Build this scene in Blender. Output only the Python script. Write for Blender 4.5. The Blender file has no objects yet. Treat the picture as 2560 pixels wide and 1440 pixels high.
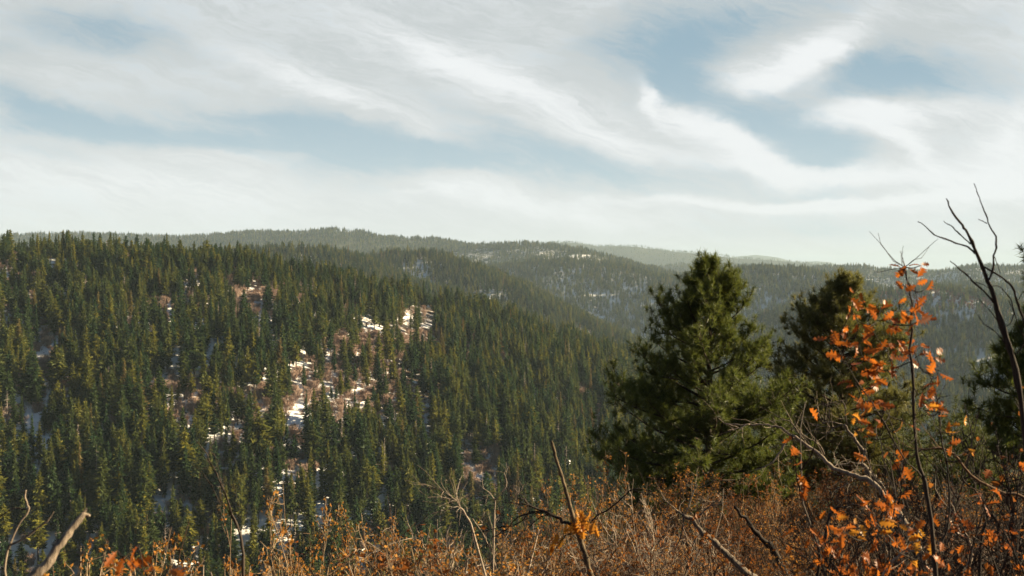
import bpy, math, random
import numpy as np
from mathutils import Vector

R = math.radians
scene = bpy.context.scene
col = scene.collection

# ------------------------------------------------------------------ camera, sky, sun, exposure
F, CX, HY = 2489.0, 1280.0, 680.0          # focal length in photo pixels, centre column, eye-level row
cam_d = bpy.data.cameras.new('camera')
cam = bpy.data.objects.new('camera', cam_d)
col.objects.link(cam)
cam_d.lens = 35.0
cam_d.sensor_width = 36.0
cam_d.shift_y = -40.0 / 2560.0
cam_d.clip_start = 0.05
cam_d.clip_end = 40000
cam_d.dof.use_dof = True
cam_d.dof.focus_distance = 70.0
cam_d.dof.aperture_fstop = 5.6
cam.location = (0, 0, 0)
cam.rotation_euler = (R(90), 0, 0)
scene.camera = cam

SUN_AZ, SUN_EL = R(80), R(22)              # clockwise from the view direction, above the horizon
SUN_DIR = Vector((math.sin(SUN_AZ) * math.cos(SUN_EL), math.cos(SUN_AZ) * math.cos(SUN_EL), math.sin(SUN_EL)))
sun_d = bpy.data.lights.new('sun', 'SUN')
sun_d.energy = 5.0
sun_d.angle = R(0.6)
sun_d.color = (1.0, 0.84, 0.54)
sun = bpy.data.objects.new('sun', sun_d)
col.objects.link(sun)
sun.rotation_euler = SUN_DIR.to_track_quat('Z', 'Y').to_euler()

scene.view_settings.view_transform = 'Standard'
scene.view_settings.look = 'None'
scene.view_settings.exposure = 1.65
scene.view_settings.gamma = 1.0
scene.render.engine = 'CYCLES'
scene.cycles.max_bounces = 6
scene.cycles.diffuse_bounces = 2
scene.cycles.glossy_bounces = 1
scene.cycles.transmission_bounces = 3
scene.cycles.volume_bounces = 1
scene.cycles.transparent_max_bounces = 4
scene.cycles.use_denoising = True
scene.cycles.caustics_reflective = False
scene.cycles.caustics_refractive = False


class X:
    """a node socket with arithmetic"""
    nt = None

    def __init__(self, s): self.s = s

    @staticmethod
    def m(op, *a):
        n = X.nt.nodes.new('ShaderNodeMath')
        n.operation = op
        for i, v in enumerate(a):
            if isinstance(v, X): X.nt.links.new(v.s, n.inputs[i])
            else: n.inputs[i].default_value = v
        return X(n.outputs[0])

    def __add__(self, o): return X.m('ADD', self, o)
    def __radd__(self, o): return X.m('ADD', o, self)
    def __sub__(self, o): return X.m('SUBTRACT', self, o)
    def __rsub__(self, o): return X.m('SUBTRACT', o, self)
    def __mul__(self, o): return X.m('MULTIPLY', self, o)
    def __rmul__(self, o): return X.m('MULTIPLY', o, self)
    def __truediv__(self, o): return X.m('DIVIDE', self, o)


def comb(x, y, z):
    n = X.nt.nodes.new('ShaderNodeCombineXYZ')
    for i, v in enumerate((x, y, z)):
        if isinstance(v, X): X.nt.links.new(v.s, n.inputs[i])
        else: n.inputs[i].default_value = v
    return n.outputs[0]


def noise(vec, scale, detail=4, rough=0.55, dist=0.0):
    n = X.nt.nodes.new('ShaderNodeTexNoise')
    n.inputs['Scale'].default_value = scale
    n.inputs['Detail'].default_value = detail
    n.inputs['Roughness'].default_value = rough
    n.inputs['Distortion'].default_value = dist
    if vec is not None: X.nt.links.new(vec, n.inputs['Vector'])
    return n


def smooth(v, a, b):
    n = X.nt.nodes.new('ShaderNodeMapRange')
    n.interpolation_type = 'SMOOTHSTEP'
    n.inputs['From Min'].default_value = a
    n.inputs['From Max'].default_value = b
    X.nt.links.new(v.s, n.inputs['Value'])
    return X(n.outputs['Result'])


def mix(fac, a, b, mode='MIX'):
    n = X.nt.nodes.new('ShaderNodeMix')
    n.data_type = 'RGBA'
    n.blend_type = mode
    n.clamp_factor = True
    for sock, v in ((n.inputs[0], fac), (n.inputs[6], a), (n.inputs[7], b)):
        if isinstance(v, X): X.nt.links.new(v.s, sock)
        elif isinstance(v, bpy.types.NodeSocket): X.nt.links.new(v, sock)
        elif isinstance(v, (int, float)): sock.default_value = v
        else: sock.default_value = (*v, 1)
    return n.outputs[2]


def build_world():
    w = bpy.data.worlds.new('World')
    scene.world = w
    w.use_nodes = True
    nt = X.nt = w.node_tree
    nt.nodes.clear()
    out = nt.nodes.new('ShaderNodeOutputWorld')
    bg = nt.nodes.new('ShaderNodeBackground')
    bg.inputs['Strength'].default_value = 0.05
    nt.links.new(bg.outputs[0], out.inputs['Surface'])
    sky = nt.nodes.new('ShaderNodeTexSky')
    sky.sky_type = 'NISHITA'
    sky.sun_disc = False
    sky.sun_elevation = SUN_EL
    sky.sun_rotation = SUN_AZ
    sky.altitude = 2000
    sky.air_density = 1.0
    sky.dust_density = 0.6
    sky.ozone_density = 1.5
    tc = nt.nodes.new('ShaderNodeTexCoord')
    sep = nt.nodes.new('ShaderNodeSeparateXYZ')
    nt.links.new(tc.outputs['Generated'], sep.inputs[0])
    x, y, z = (X(sep.outputs[i]) for i in range(3))
    ya = X.m('MAXIMUM', X.m('ABSOLUTE', y), 0.12)
    U, V = x / ya, z / ya
    # slow warp so the cloud edges wander, then finer curls
    wv = noise(comb(U * 1.0, V * 2.0, 0.3), 4.0, 3, 0.5)
    ws = nt.nodes.new('ShaderNodeSeparateXYZ')
    nt.links.new(wv.outputs['Color'], ws.inputs[0])
    wf = noise(comb(U * 1.0, V * 1.7, 7.3), 13.0, 6, 0.62)
    wg = nt.nodes.new('ShaderNodeSeparateXYZ')
    nt.links.new(wf.outputs['Color'], wg.inputs[0])
    U2 = U + (X(ws.outputs[0]) - 0.5) * 0.10 + (X(wg.outputs[0]) - 0.5) * 0.06
    V2 = V + (X(ws.outputs[1]) - 0.5) * 0.045 + (X(wg.outputs[1]) - 0.5) * 0.030
    # fine fibres of the cirrus
    ca, sa = math.cos(R(-16)), math.sin(R(-16))
    A, B = U2 * ca + V2 * sa, V2 * ca - U2 * sa
    fib = X(noise(comb(A * 1.5, B * 8.5, 1.7), 4.6, 11, 0.68, 0.9).outputs[0])
    fine = X(noise(comb(A * 2.2, B * 14.0, 5.2), 9.0, 8, 0.66, 1.2).outputs[0])
    fib = fib + (fine - 0.5) * 0.6
    puff = X(noise(comb(U2, V2 * 1.9, 4.1), 6.0, 9, 0.60, 0.6).outputs[0])

    def blob(px, py, rx, ry, rot, k):
        cu, cv = (px - CX) / F, (HY - py) / F
        c, s = math.cos(R(-rot)), math.sin(R(-rot))
        du, dv = U2 - cu, V2 - cv
        a = (du * c + dv * s) * (F / rx)
        b = (dv * c - du * s) * (F / ry)
        e = X.m('EXPONENT', (a * a + b * b) * -1.0)
        return e * k

    gaps = [(60, 262, 190, 40, 16, .95), (300, 325, 260, 42, 8, .85), (560, 345, 280, 48, 6, .85), (620, 285, 180, 22, 8, .5), (880, 340, 320, 54, 12, .95),
            (1160, 410, 380, 50, 5, .8), (1480, 410, 320, 44, 8, .6), (1270, 325, 190, 30, 24, .5), (860, 440, 190, 50, 0, .6), (170, 395, 150, 26, 10, .4), (60, 320, 120, 30, 0, .4),
            (1800, 78, 260, 66, -16, 1.15), (1590, 70, 140, 50, -20, .6), (1700, 190, 90, 80, 10, .8), (1850, 262, 230, 50, 12, .9), (1980, 310, 150, 60, 20, .6),
            (2150, 165, 150, 76, -10, .95), (2350, 185, 260, 60, 5, .65), (2050, 370, 110, 56, 0, .75), (2200, 225, 170, 46, 0, .6), (1780, 420, 260, 36, 5, .35), (2400, 330, 120, 60, 0, .3),
            (240, 70, 230, 54, 8, .75), (20, 125, 60, 26, 0, .5), (2450, 60, 160, 50, 0, .3), (2100, 470, 420, 20, 0, .3), (2250, 545, 420, 30, 0, .35), (1900, 570, 300, 20, 0, .25)]
    whites = [(1950, 165, 130, 48, -22, .95), (2030, 130, 120, 34, -38, .5), (2110, 280, 130, 44, -4, .95), (2240, 345, 130, 30, 40, .8), (2330, 285, 120, 40, 0, .4), (1320, 230, 330, 46, 26, .75),
              (900, 265, 330, 28, 24, .6), (1860, 350, 150, 40, 30, .85), (1650, 250, 66, 20, 50, .9), (1740, 290, 80, 20, 24, .7), (2000, 492, 480, 15, 0, 1.1), (1290, 505, 290, 34, 8, .8),
              (2520, 470, 260, 48, -10, .8), (2540, 360, 90, 70, -40, .6), (420, 470, 400, 60, 4, .35), (560, 400, 170, 22, 3, .3), (1950, 410, 240, 26, 6, .5), (1100, 470, 120, 30, 0, .4),
              (2180, 430, 280, 20, 4, .4)]
    g = 0.0
    for b in gaps: g = blob(*b) + g
    wsum = 0.0
    for b in whites: wsum = blob(*b) + wsum
    blue = smooth(g * 0.92 - wsum * 0.75 + (puff - 0.5) * 1.5 + (fib - 0.5) * 1.5, -0.04, 1.22)
    bright = smooth(wsum * 1.05 + (fib - 0.5) * 1.9 + (puff - 0.5) * 1.3 - g * 0.35 + smooth(U, 0.15, 0.6) * 0.3, -0.35, 1.0)
    lowdown = smooth(V, 0.25, 0.03)
    skyc = mix(1.0, sky.outputs[0], (0.80, 0.98, 1.02), 'MULTIPLY')
    skyb = mix(0.92, skyc, mix(lowdown, (3.15, 4.6, 5.6), (5.8, 6.9, 7.4)))
    grey = mix(lowdown, (5.8, 6.25, 6.4), (7.5, 7.8, 7.9))
    cloud = mix(bright, grey, (9.0, 9.25, 9.4))
    front = mix(blue, mix(1.0, cloud, (.625,) * 3, 'MULTIPLY'), mix(1.0, skyb, (.625,) * 3, 'MULTIPLY'))
    # the cirrus thins out overhead and behind, leaving clear dark blue sky
    cover = smooth(z, 0.46, 0.26) * smooth(y, -0.35, 0.25)
    clear = mix(0.35, mix(1.0, sky.outputs[0], (0.6, 0.75, 0.8), 'MULTIPLY'), (.78, 1.12, 1.32))
    full = mix(cover, clear, front)
    nt.links.new(full, bg.inputs['Color'])
    w.cycles.sampling_method = 'MANUAL'
    w.cycles.sample_map_resolution = 512


build_world()


# ------------------------------------------------------------------ helpers
def P(px, py, d):
    """the point at distance d in front of the viewpoint that the photo shows at pixel (px, py)"""
    return np.array(((px - CX) / F * d, d, (HY - py) / F * d))


def tag(o, label=None, cat=None, group=None, kind=None):
    if label: o['label'] = label
    if cat: o['category'] = cat
    if group: o['group'] = group
    if kind: o['kind'] = kind
    return o


def empty(name, loc, rz=0.0):
    o = bpy.data.objects.new(name, None)
    o.location = loc
    o.rotation_euler = (0, 0, rz)
    o.empty_display_size = 0.3
    col.objects.link(o)
    return o


def link(name, mesh, parent=None):
    o = bpy.data.objects.new(name, mesh)
    col.objects.link(o)
    if parent is not None: o.parent = parent
    return o


class MB:
    """collects tubes, triangles and quads into one mesh"""

    def __init__(self):
        self.v, self.t, self.q, self.n = [], [], [], 0

    def add(self, v, t=None, q=None):
        v = np.asarray(v, float)
        if t is not None and len(t): self.t.append(np.asarray(t, int) + self.n)
        if q is not None and len(q): self.q.append(np.asarray(q, int) + self.n)
        self.v.append(v)
        self.n += len(v)

    def tube(self, pts, rad, sides=4, cap=True):
        pts = np.asarray(pts, float)
        m = len(pts)
        rad = np.broadcast_to(np.asarray(rad, float), (m,))
        tan = np.gradient(pts, axis=0)
        tan /= np.linalg.norm(tan, axis=1)[:, None] + 1e-9
        a = np.empty_like(pts)
        k0 = int(np.argmin(np.abs(tan[0])))
        ref = np.zeros(3)
        ref[k0] = 1.0
        for i in range(m):                       # carry one frame along the tube
            ref = ref - tan[i] * (ref @ tan[i])
            ref /= math.sqrt(ref @ ref) + 1e-12
            a[i] = ref
        b = np.cross(tan, a)
        th = np.arange(sides) * 2 * math.pi / sides
        ring = pts[:, None, :] + rad[:, None, None] * (np.cos(th)[None, :, None] * a[:, None, :] + np.sin(th)[None, :, None] * b[:, None, :])
        i = np.arange(m - 1)[:, None] * sides
        j = np.arange(sides)[None, :]
        k = (j + 1) % sides
        q = np.stack((i + j, i + k, i + sides + k, i + sides + j), -1).reshape(-1, 4)
        t = []
        if cap:
            e = (m - 1) * sides
            t = [(e, e + s, e + s + 1) for s in range(1, sides - 1)] + [(0, s + 1, s) for s in range(1, sides - 1)]
        self.add(ring.reshape(-1, 3), t, q)

    def arrays(self):
        v = np.concatenate(self.v) if self.v else np.zeros((0, 3))
        t = np.concatenate(self.t) if self.t else np.zeros((0, 3), int)
        q = np.concatenate(self.q) if self.q else np.zeros((0, 4), int)
        return v, t, q

    def mesh(self, name, mat, smooth_=False):
        return mesh_from(name, [(self, mat)], smooth_)


def mesh_from(name, pieces, smooth_=False):
    """one mesh out of (MB, material) pieces"""
    vs, ts, qs, tm, qm, n = [], [], [], [], [], 0
    me = bpy.data.meshes.new(name)
    for k, (mb, mat) in enumerate(pieces):
        me.materials.append(mat)
        v, t, q = mb.arrays()
        vs.append(v); ts.append(t + n); qs.append(q + n)
        tm.append(np.full(len(t), k)); qm.append(np.full(len(q), k))
        n += len(v)
    v, t, q = np.concatenate(vs), np.concatenate(ts), np.concatenate(qs)
    me.vertices.add(len(v))
    me.vertices.foreach_set('co', v.astype(np.float32).ravel())
    me.loops.add(len(t) * 3 + len(q) * 4)
    me.loops.foreach_set('vertex_index', np.concatenate((t.ravel(), q.ravel())).astype(np.int32))
    me.polygons.add(len(t) + len(q))
    me.polygons.foreach_set('loop_start', np.concatenate((np.arange(len(t)) * 3, len(t) * 3 + np.arange(len(q)) * 4)).astype(np.int32))
    me.polygons.foreach_set('material_index', np.concatenate(tm + qm).astype(np.int32))
    me.polygons.foreach_set('use_smooth', np.full(len(t) + len(q), bool(smooth_)))
    me.update(calc_edges=True)
    me.validate()
    return me


def new_mat(name):
    m = bpy.data.materials.new(name)
    m.use_nodes = True
    nt = X.nt = m.node_tree
    nt.nodes.clear()
    out = nt.nodes.new('ShaderNodeOutputMaterial')
    return m, nt, out


def principled(nt, out, colour, rough=0.8, spec=0.2, bump=None, bstr=0.3, bdist=0.02):
    b = nt.nodes.new('ShaderNodeBsdfPrincipled')
    b.inputs['Roughness'].default_value = rough
    b.inputs['Specular IOR Level'].default_value = spec
    if isinstance(colour, bpy.types.NodeSocket): nt.links.new(colour, b.inputs['Base Color'])
    else: b.inputs['Base Color'].default_value = (*colour, 1)
    if bump is not None:
        bn = nt.nodes.new('ShaderNodeBump')
        bn.inputs['Strength'].default_value = bstr
        bn.inputs['Distance'].default_value = bdist
        nt.links.new(bump, bn.inputs['Height'])
        nt.links.new(bn.outputs[0], b.inputs['Normal'])
    if out is not None: nt.links.new(b.outputs[0], out.inputs['Surface'])
    return b


def leafy(name, ca, cb, cc, trans=0.45, spec=0.15, rough=0.55):
    """foliage: own colour differs from plant to plant and from leaf to leaf, light passes through"""
    m, nt, out = new_mat(name)
    oi = nt.nodes.new('ShaderNodeObjectInfo')
    ge = nt.nodes.new('ShaderNodeNewGeometry')
    r = X(oi.outputs['Random'])
    c = mix(r * r, ca, cb)
    c = mix(X(ge.outputs['Random Per Island']) * 0.75, c, cc)
    b = principled(nt, None, c, rough, spec)
    tr = nt.nodes.new('ShaderNodeBsdfTranslucent')
    nt.links.new(c, tr.inputs['Color'])
    ms = nt.nodes.new('ShaderNodeMixShader')
    ms.inputs[0].default_value = trans
    nt.links.new(b.outputs[0], ms.inputs[1])
    nt.links.new(tr.outputs[0], ms.inputs[2])
    nt.links.new(ms.outputs[0], out.inputs['Surface'])
    return m


def woody(name, ca, cb, scale=18.0, stretch=0.18, rough=0.85, bstr=0.5):
    m, nt, out = new_mat(name)
    tc = nt.nodes.new('ShaderNodeTexCoord')
    mp = nt.nodes.new('ShaderNodeMapping')
    mp.inputs['Scale'].default_value = (1, 1, stretch)
    nt.links.new(tc.outputs['Object'], mp.inputs[0])
    n = noise(mp.outputs[0], scale, 7, 0.72)
    oi = nt.nodes.new('ShaderNodeObjectInfo')
    ge = nt.nodes.new('ShaderNodeNewGeometry')
    f = smooth(X(n.outputs[0]) + (X(oi.outputs['Random']) - 0.5) * 0.2 + (X(ge.outputs['Random Per Island']) - 0.5) * 0.35, 0.25, 0.75)
    principled(nt, out, mix(f, ca, cb), rough, 0.15, n.outputs[0], bstr, 0.010)
    return m


M = {}
M['fir'] = leafy('fir_needles', (.016, .046, .022), (.25, .215, .028), (.060, .088, .022), .46)
M['fir_gold'] = leafy('yellowed_fir_needles', (.16, .13, .04), (.20, .13, .05), (.17, .13, .045), .42)
M['fir_bark'] = woody('fir_bark', (.05, .04, .032), (.13, .105, .085), 3.0, .3)
M['snag'] = woody('weathered_snag_wood', (.24, .19, .16), (.38, .31, .26), 3.0, .3)
M['pine'] = leafy('pine_needles', (.050, .080, .020), (.060, .085, .022), (.16, .16, .026), .5, .25, .45)
M['pine_b'] = leafy('pine_needles_olive', (.085, .095, .028), (.10, .10, .03), (.24, .20, .05), .5, .25, .45)
M['pine_bark'] = woody('pine_bark', (.03, .022, .018), (.085, .06, .045), 14.0, .3)
M['juniper'] = leafy('juniper_scales', (.07, .085, .025), (.06, .08, .025), (.11, .11, .03), .4)
M['twig'] = woody('shrub_twigs', (.10, .065, .04), (.30, .21, .13), 30.0, .3)
M['twig_red'] = woody('red_brown_twigs', (.045, .027, .017), (.17, .10, .055), 30.0, .3)
M['twig_pale'] = woody('pale_dead_twigs', (.15, .11, .08), (.36, .28, .21), 30.0, .3)
M['far_twig'] = woody('bare_brush_twigs', (.26, .165, .125), (.46, .33, .255), 1.0, .3)
M['dark_twig'] = woody('dark_branch_bark', (.020, .014, .011), (.06, .045, .035), 40.0, .3)
M['deadwood'] = woody('weathered_grey_wood', (.055, .042, .034), (.31, .24, .18), 60.0, .12, .9, .8)
M['lichen_wood'] = woody('lichened_bark', (.035, .028, .02), (.20, .14, .085), 26.0, .5, .9, .9)
M['leaf_gold'] = leafy('golden_small_leaves', (.45, .215, .042), (.50, .24, .048), (.33, .12, .028), .48)
M['leaf_rust'] = leafy('rust_small_leaves', (.27, .088, .018), (.30, .115, .022), (.12, .045, .018), .45)
M['oak_leaf'] = leafy('orange_oak_leaves', (.43, .125, .016), (.40, .11, .016), (.20, .05, .014), .5, .3, .45)
M['oak_yellow'] = leafy('yellow_oak_leaves', (.52, .24, .03), (.50, .22, .03), (.40, .14, .02), .5, .3, .45)
M['dry_grass'] = leafy('dry_grass_blades', (.30, .20, .08), (.30, .20, .08), (.20, .12, .05), .4)


# ------------------------------------------------------------------ terrain
def vnoise(x, y, seed=0):
    xi, yi = np.floor(x).astype(np.int64), np.floor(y).astype(np.int64)
    xf, yf = x - xi, y - yi
    xf, yf = xf * xf * (3 - 2 * xf), yf * yf * (3 - 2 * yf)

    def h(a, b):
        n = (a * 374761393 + b * 668265263 + seed * 974634621) & 0xffffffff
        n = ((n ^ (n >> 13)) * 1274126177) & 0xffffffff
        return ((n ^ (n >> 16)) & 0xffff) / 65535.0
    return (h(xi, yi) * (1 - xf) + h(xi + 1, yi) * xf) * (1 - yf) + (h(xi, yi + 1) * (1 - xf) + h(xi + 1, yi + 1) * xf) * yf


def fbm(x, y, seed=0, oct_=4):
    a, s, f = 0.0, 0.5, 1.0
    for o in range(oct_):
        a = a + s * (vnoise(x * f, y * f, seed + o * 17) - 0.5)
        s *= 0.5
        f *= 2.03
    return a * 2


# crest lines: (column, row of the tree tops, distance), then tree height there, flank slope, rounding, noise
RIDGES = [
    ([(-900, 575, 640), (-200, 573, 690), (0, 578, 700), (220, 586, 710), (420, 592, 720), (560, 606, 745), (700, 640, 775), (860, 662, 815), (1000, 702, 850),
      (1040, 716, 862), (1085, 722, 878), (1200, 752, 905), (1340, 800, 945), (1470, 846, 985), (1560, 868, 1005), (1700, 930, 1030), (1900, 1040, 1050)], 17.5, .325, 26, 5.0),
    ([(300, 640, 1800), (560, 628, 1776), (640, 620, 1764), (760, 612, 1752), (850, 624, 1728), (930, 658, 1704), (1000, 700, 1680)], 14, .34, 45, 7.0),
    ([(860, 665, 2214), (930, 637, 2160), (990, 627, 2119), (1060, 625, 2065), (1120, 640, 1998), (1220, 688, 1890), (1330, 742, 1795), (1450, 802, 1714), (1560, 852, 1647), (1660, 910, 1593)], 14, .36, 30, 8.0),
    ([(1080, 690, 3335), (1200, 664, 3262), (1300, 653, 3190), (1420, 644, 3117), (1540, 658, 3016), (1660, 690, 2900), (1760, 730, 2755), (1880, 800, 2610)], 14, .37, 40, 12.0),
    ([(1640, 705, 3290), (1760, 676, 3150), (1830, 664, 3010), (1900, 662, 2940), (2000, 667, 2870), (2080, 684, 2772), (2160, 704, 2660), (2260, 735, 2520), (2360, 790, 2380)], 14, .38, 40, 12.0),
    ([(2060, 745, 2210), (2180, 722, 2106), (2270, 712, 2028), (2340, 708, 1950), (2440, 728, 1846), (2560, 772, 1742), (2700, 830, 1638)], 14, .36, 30, 8.0),
    ([(-600, 585, 4290), (0, 584, 4420), (200, 580, 4485), (330, 584, 4550), (450, 589, 4550), (560, 582, 4550), (640, 575, 4485), (740, 577, 4446), (830, 569, 4420), (900, 574, 4446), (960, 590, 4485), (1080, 592, 4550), (1160, 606, 4628), (1250, 640, 4680)], 14, .30, 60, 12.0),
    ([(1080, 625, 4340), (1150, 612, 4270), (1260, 604, 4200), (1380, 607, 4130), (1450, 618, 4059), (1520, 634, 3989), (1600, 660, 3919)], 14, .34, 45, 14.0),
    ([(1250, 660, 3807), (1330, 640, 3779), (1440, 625, 3751), (1490, 628, 3723), (1550, 645, 3695), (1620, 668, 3639)], 14, .38, 30, 8.0),
    ([(1200, 612, 10200), (1340, 605, 10030), (1420, 602, 9860), (1500, 612, 9690), (1590, 612, 9520), (1680, 625, 9350), (1760, 630, 9265), (1850, 641, 9180), (1960, 650, 9010), (2060, 658, 8840), (2180, 676, 8670)], 12, .28, 90, 16.0),
    ([(1560, 672, 6240), (1700, 656, 6080), (1800, 655, 6000), (1920, 662, 5920), (2040, 668, 5760), (2160, 686, 5600)], 13, .30, 60, 10.0),
    ([(1960, 676, 4350), (2060, 662, 4277), (2150, 662, 4205), (2240, 672, 4132), (2330, 676, 4060), (2440, 660, 3987), (2560, 664, 3915), (2750, 668, 3915), (3000, 660, 3915)], 13, .32, 50, 9.0),
    ([(2200, 720, 3150), (2330, 708, 3080), (2450, 704, 3010), (2560, 712, 2940), (2800, 720, 2940)], 13, .32, 40, 9.0),
    ([(1600, 655, 17100), (1700, 648, 17100), (1760, 640, 17100), (1830, 640, 17100), (1890, 637, 17100), (1940, 643, 17100), (1990, 655, 17100), (2040, 652, 17100), (2075, 656, 17100), (2110, 666, 17100), (2250, 672, 17100), (2330, 672, 17100), (2600, 680, 17100)], 0, .22, 60, 10.0),
]
RDATA = []
for pts, th, slope, rnd, amp in RIDGES:
    w = np.array([P(a, b, d) for a, b, d in pts])
    w[:, 2] -= th
    RDATA.append((w, slope, rnd, amp))


def hill_height(x, y):
    """camera's own hillside: drops away ahead, steeper on the left"""
    u = np.clip(np.arctan2(x, np.maximum(y, 0.5)), -1.2, 1.2)
    s = .20 + .15 / (1 + np.exp((u - 0.0) * 9.0))
    d = np.sqrt(x * x + y * y)
    fwd = np.where(y > 0, y, y * 0.8)
    z = -1.72 - s * fwd - np.maximum(fwd - 42, 0) * .30 + x * 0.04 * np.clip(1 - d / 60, 0, 1)
    return z + fbm(x / 5.0, y / 5.0, 91, 3) * 0.30 * np.clip(d / 6, 0, 1)


def terrain(x, y):
    x, y = np.asarray(x, float), np.asarray(y, float)
    d = np.sqrt(x * x + y * y)
    best = np.full(x.shape, -235.0) - np.clip(d - 900, 0, 1500) * 0.02
    for k, (w, slope, rnd, amp) in enumerate(RDATA):
        ds, zs = [], []
        for i in range(len(w) - 1):
            ax, ay, az = w[i]; bx, by, bz = w[i + 1]
            vx, vy = bx - ax, by - ay
            t = np.clip(((x - ax) * vx + (y - ay) * vy) / (vx * vx + vy * vy), 0, 1)
            ds.append(np.sqrt((x - ax - t * vx) ** 2 + (y - ay - t * vy) ** 2))
            zs.append(az + t * (bz - az))
        dist = np.minimum.reduce(ds)
        num, den = 0.0, 0.0
        for di, zi in zip(ds, zs):               # blend the crest heights so no cliff forms where two stretches are equally near
            wt = np.exp(-(di - dist) / (0.10 * dist + 4.0))
            num = num + wt * zi
            den = den + wt
        zc = num / den
        sc = rnd * 4.2
        n = fbm(x / sc, y / sc, 7 + k, 4) * amp * np.clip(dist / (rnd * 2.5), 0.12, 1.6)
        h = zc - slope * (np.sqrt(dist * dist + rnd * rnd) - rnd) + n
        kk = rnd * 0.25
        dd = np.clip((h - best) / kk, -30, 30)
        best = np.where(dd > 25, h, np.where(dd < -25, best, best + kk * np.log1p(np.exp(dd))))
    near = hill_height(x, y)
    kk = 3.0
    dd = np.clip((near - best) / kk, -30, 30)
    blend = best + kk * np.log1p(np.exp(dd))
    return np.where(d < 120, near, np.where(dd > 25, near, blend))


def ground(x, y): return float(terrain(np.array([x]), np.array([y]))[0])


NA = np.concatenate((np.radians(np.linspace(-180, -42, 40, endpoint=False)), np.radians(np.linspace(-42, 42, 560, endpoint=False)), np.radians(np.linspace(42, 180, 40, endpoint=False))))
ND = np.concatenate(([0.25], np.geomspace(0.8, 300, 130, endpoint=False), np.geomspace(300, 5200, 360, endpoint=False), np.geomspace(5200, 19500, 80)))


def build_terrain():
    a, d = np.meshgrid(NA, ND, indexing='ij')
    x, y = np.sin(a) * d, np.cos(a) * d
    z = terrain(x, y)
    na, nd = a.shape
    v = np.stack((x, y, z), -1).reshape(-1, 3)
    i = np.arange(na)[:, None]
    j = np.arange(nd - 1)[None, :]
    i2 = (i + 1) % na
    q = np.stack((i * nd + j, i * nd + j + 1, i2 * nd + j + 1, i2 * nd + j), -1).reshape(-1, 4)
    q = q[:, ::-1]
    mb = MB()
    mb.add(v, None, q)
    m, nt, out = new_mat('snowy_forest_floor')
    tc = nt.nodes.new('ShaderNodeTexCoord')
    obj = tc.outputs['Object']
    ge = nt.nodes.new('ShaderNodeNewGeometry')
    sp = nt.nodes.new('ShaderNodeSeparateXYZ')
    nt.links.new(ge.outputs['Position'], sp.inputs[0])
    sn = nt.nodes.new('ShaderNodeSeparateXYZ')
    nt.links.new(ge.outputs['Normal'], sn.inputs[0])
    far = smooth(X(sp.outputs[1]), 110, 200)
    big = X(noise(obj, .012, 4, .6).outputs[0])
    mid = X(noise(obj, .09, 5, .65).outputs[0])
    fine = X(noise(obj, 1.1, 5, .7).outputs[0])
    shady = X(sn.outputs[0]) * -0.9 + X(sn.outputs[1]) * -0.5      # flanks turned from the sun keep their snow
    farther = smooth(X(sp.outputs[1]), 1080, 1250)
    snow = smooth(shady * 1.2 + (big - .5) * 1.2 + (mid - .5) * 1.2 + (fine - .5) * 1.3 + (X(noise(obj, .32, 4, .6).outputs[0]) - .5) * 1.3 - farther * 0.34 - smooth(X(sp.outputs[1]), 3600, 5200) * 1.5 + 0.10, -0.22, 0.0) * far
    litter = mix(smooth(mid + (fine - .5) * .7, .35, .7), mix(farther, (.060, .042, .028), (.035, .042, .022)), mix(farther, (.22, .155, .12), (.075, .07, .04)))
    nearlit = mix(smooth(X(noise(obj, 9, 5, .7).outputs[0]), .35, .7), (.030, .018, .011), (.12, .065, .035))
    base = mix(far, nearlit, litter)
    c = mix(snow, base, (.86, .82, .80))
    bn = noise(obj, 2.5, 5, .7)
    principled(nt, out, c, .9, .1, bn.outputs[0], .6, .3)
    o = link('terrain', mb.mesh('terrain', m, True))
    tag(o, 'rolling hills patched with snow under dark conifers', 'ground', kind='structure')
    return z / d


E_GRID = build_terrain()
E_MAX = np.maximum.accumulate(np.where(ND[None, :] > 6, E_GRID, -9), axis=1)


def hidden_by(x, y):
    """tangent of the highest ground line in front of each point"""
    a, d = np.arctan2(x, y), np.sqrt(x * x + y * y)
    i = np.clip(np.searchsorted(NA, a), 0, len(NA) - 1)
    j = np.clip(np.searchsorted(ND, d) - 2, 0, len(ND) - 1)
    return E_MAX[i, j]


def hit(px, py):
    """where the line of sight through a pixel first meets the far ground"""
    u, e = (px - CX) / F, (HY - py) / F
    ds = np.geomspace(130, 9000, 1500)
    z = terrain(u * ds, ds)
    k = np.argmax(z > e * ds)
    return np.array((u * ds[k], ds[k], z[k]))


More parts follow.
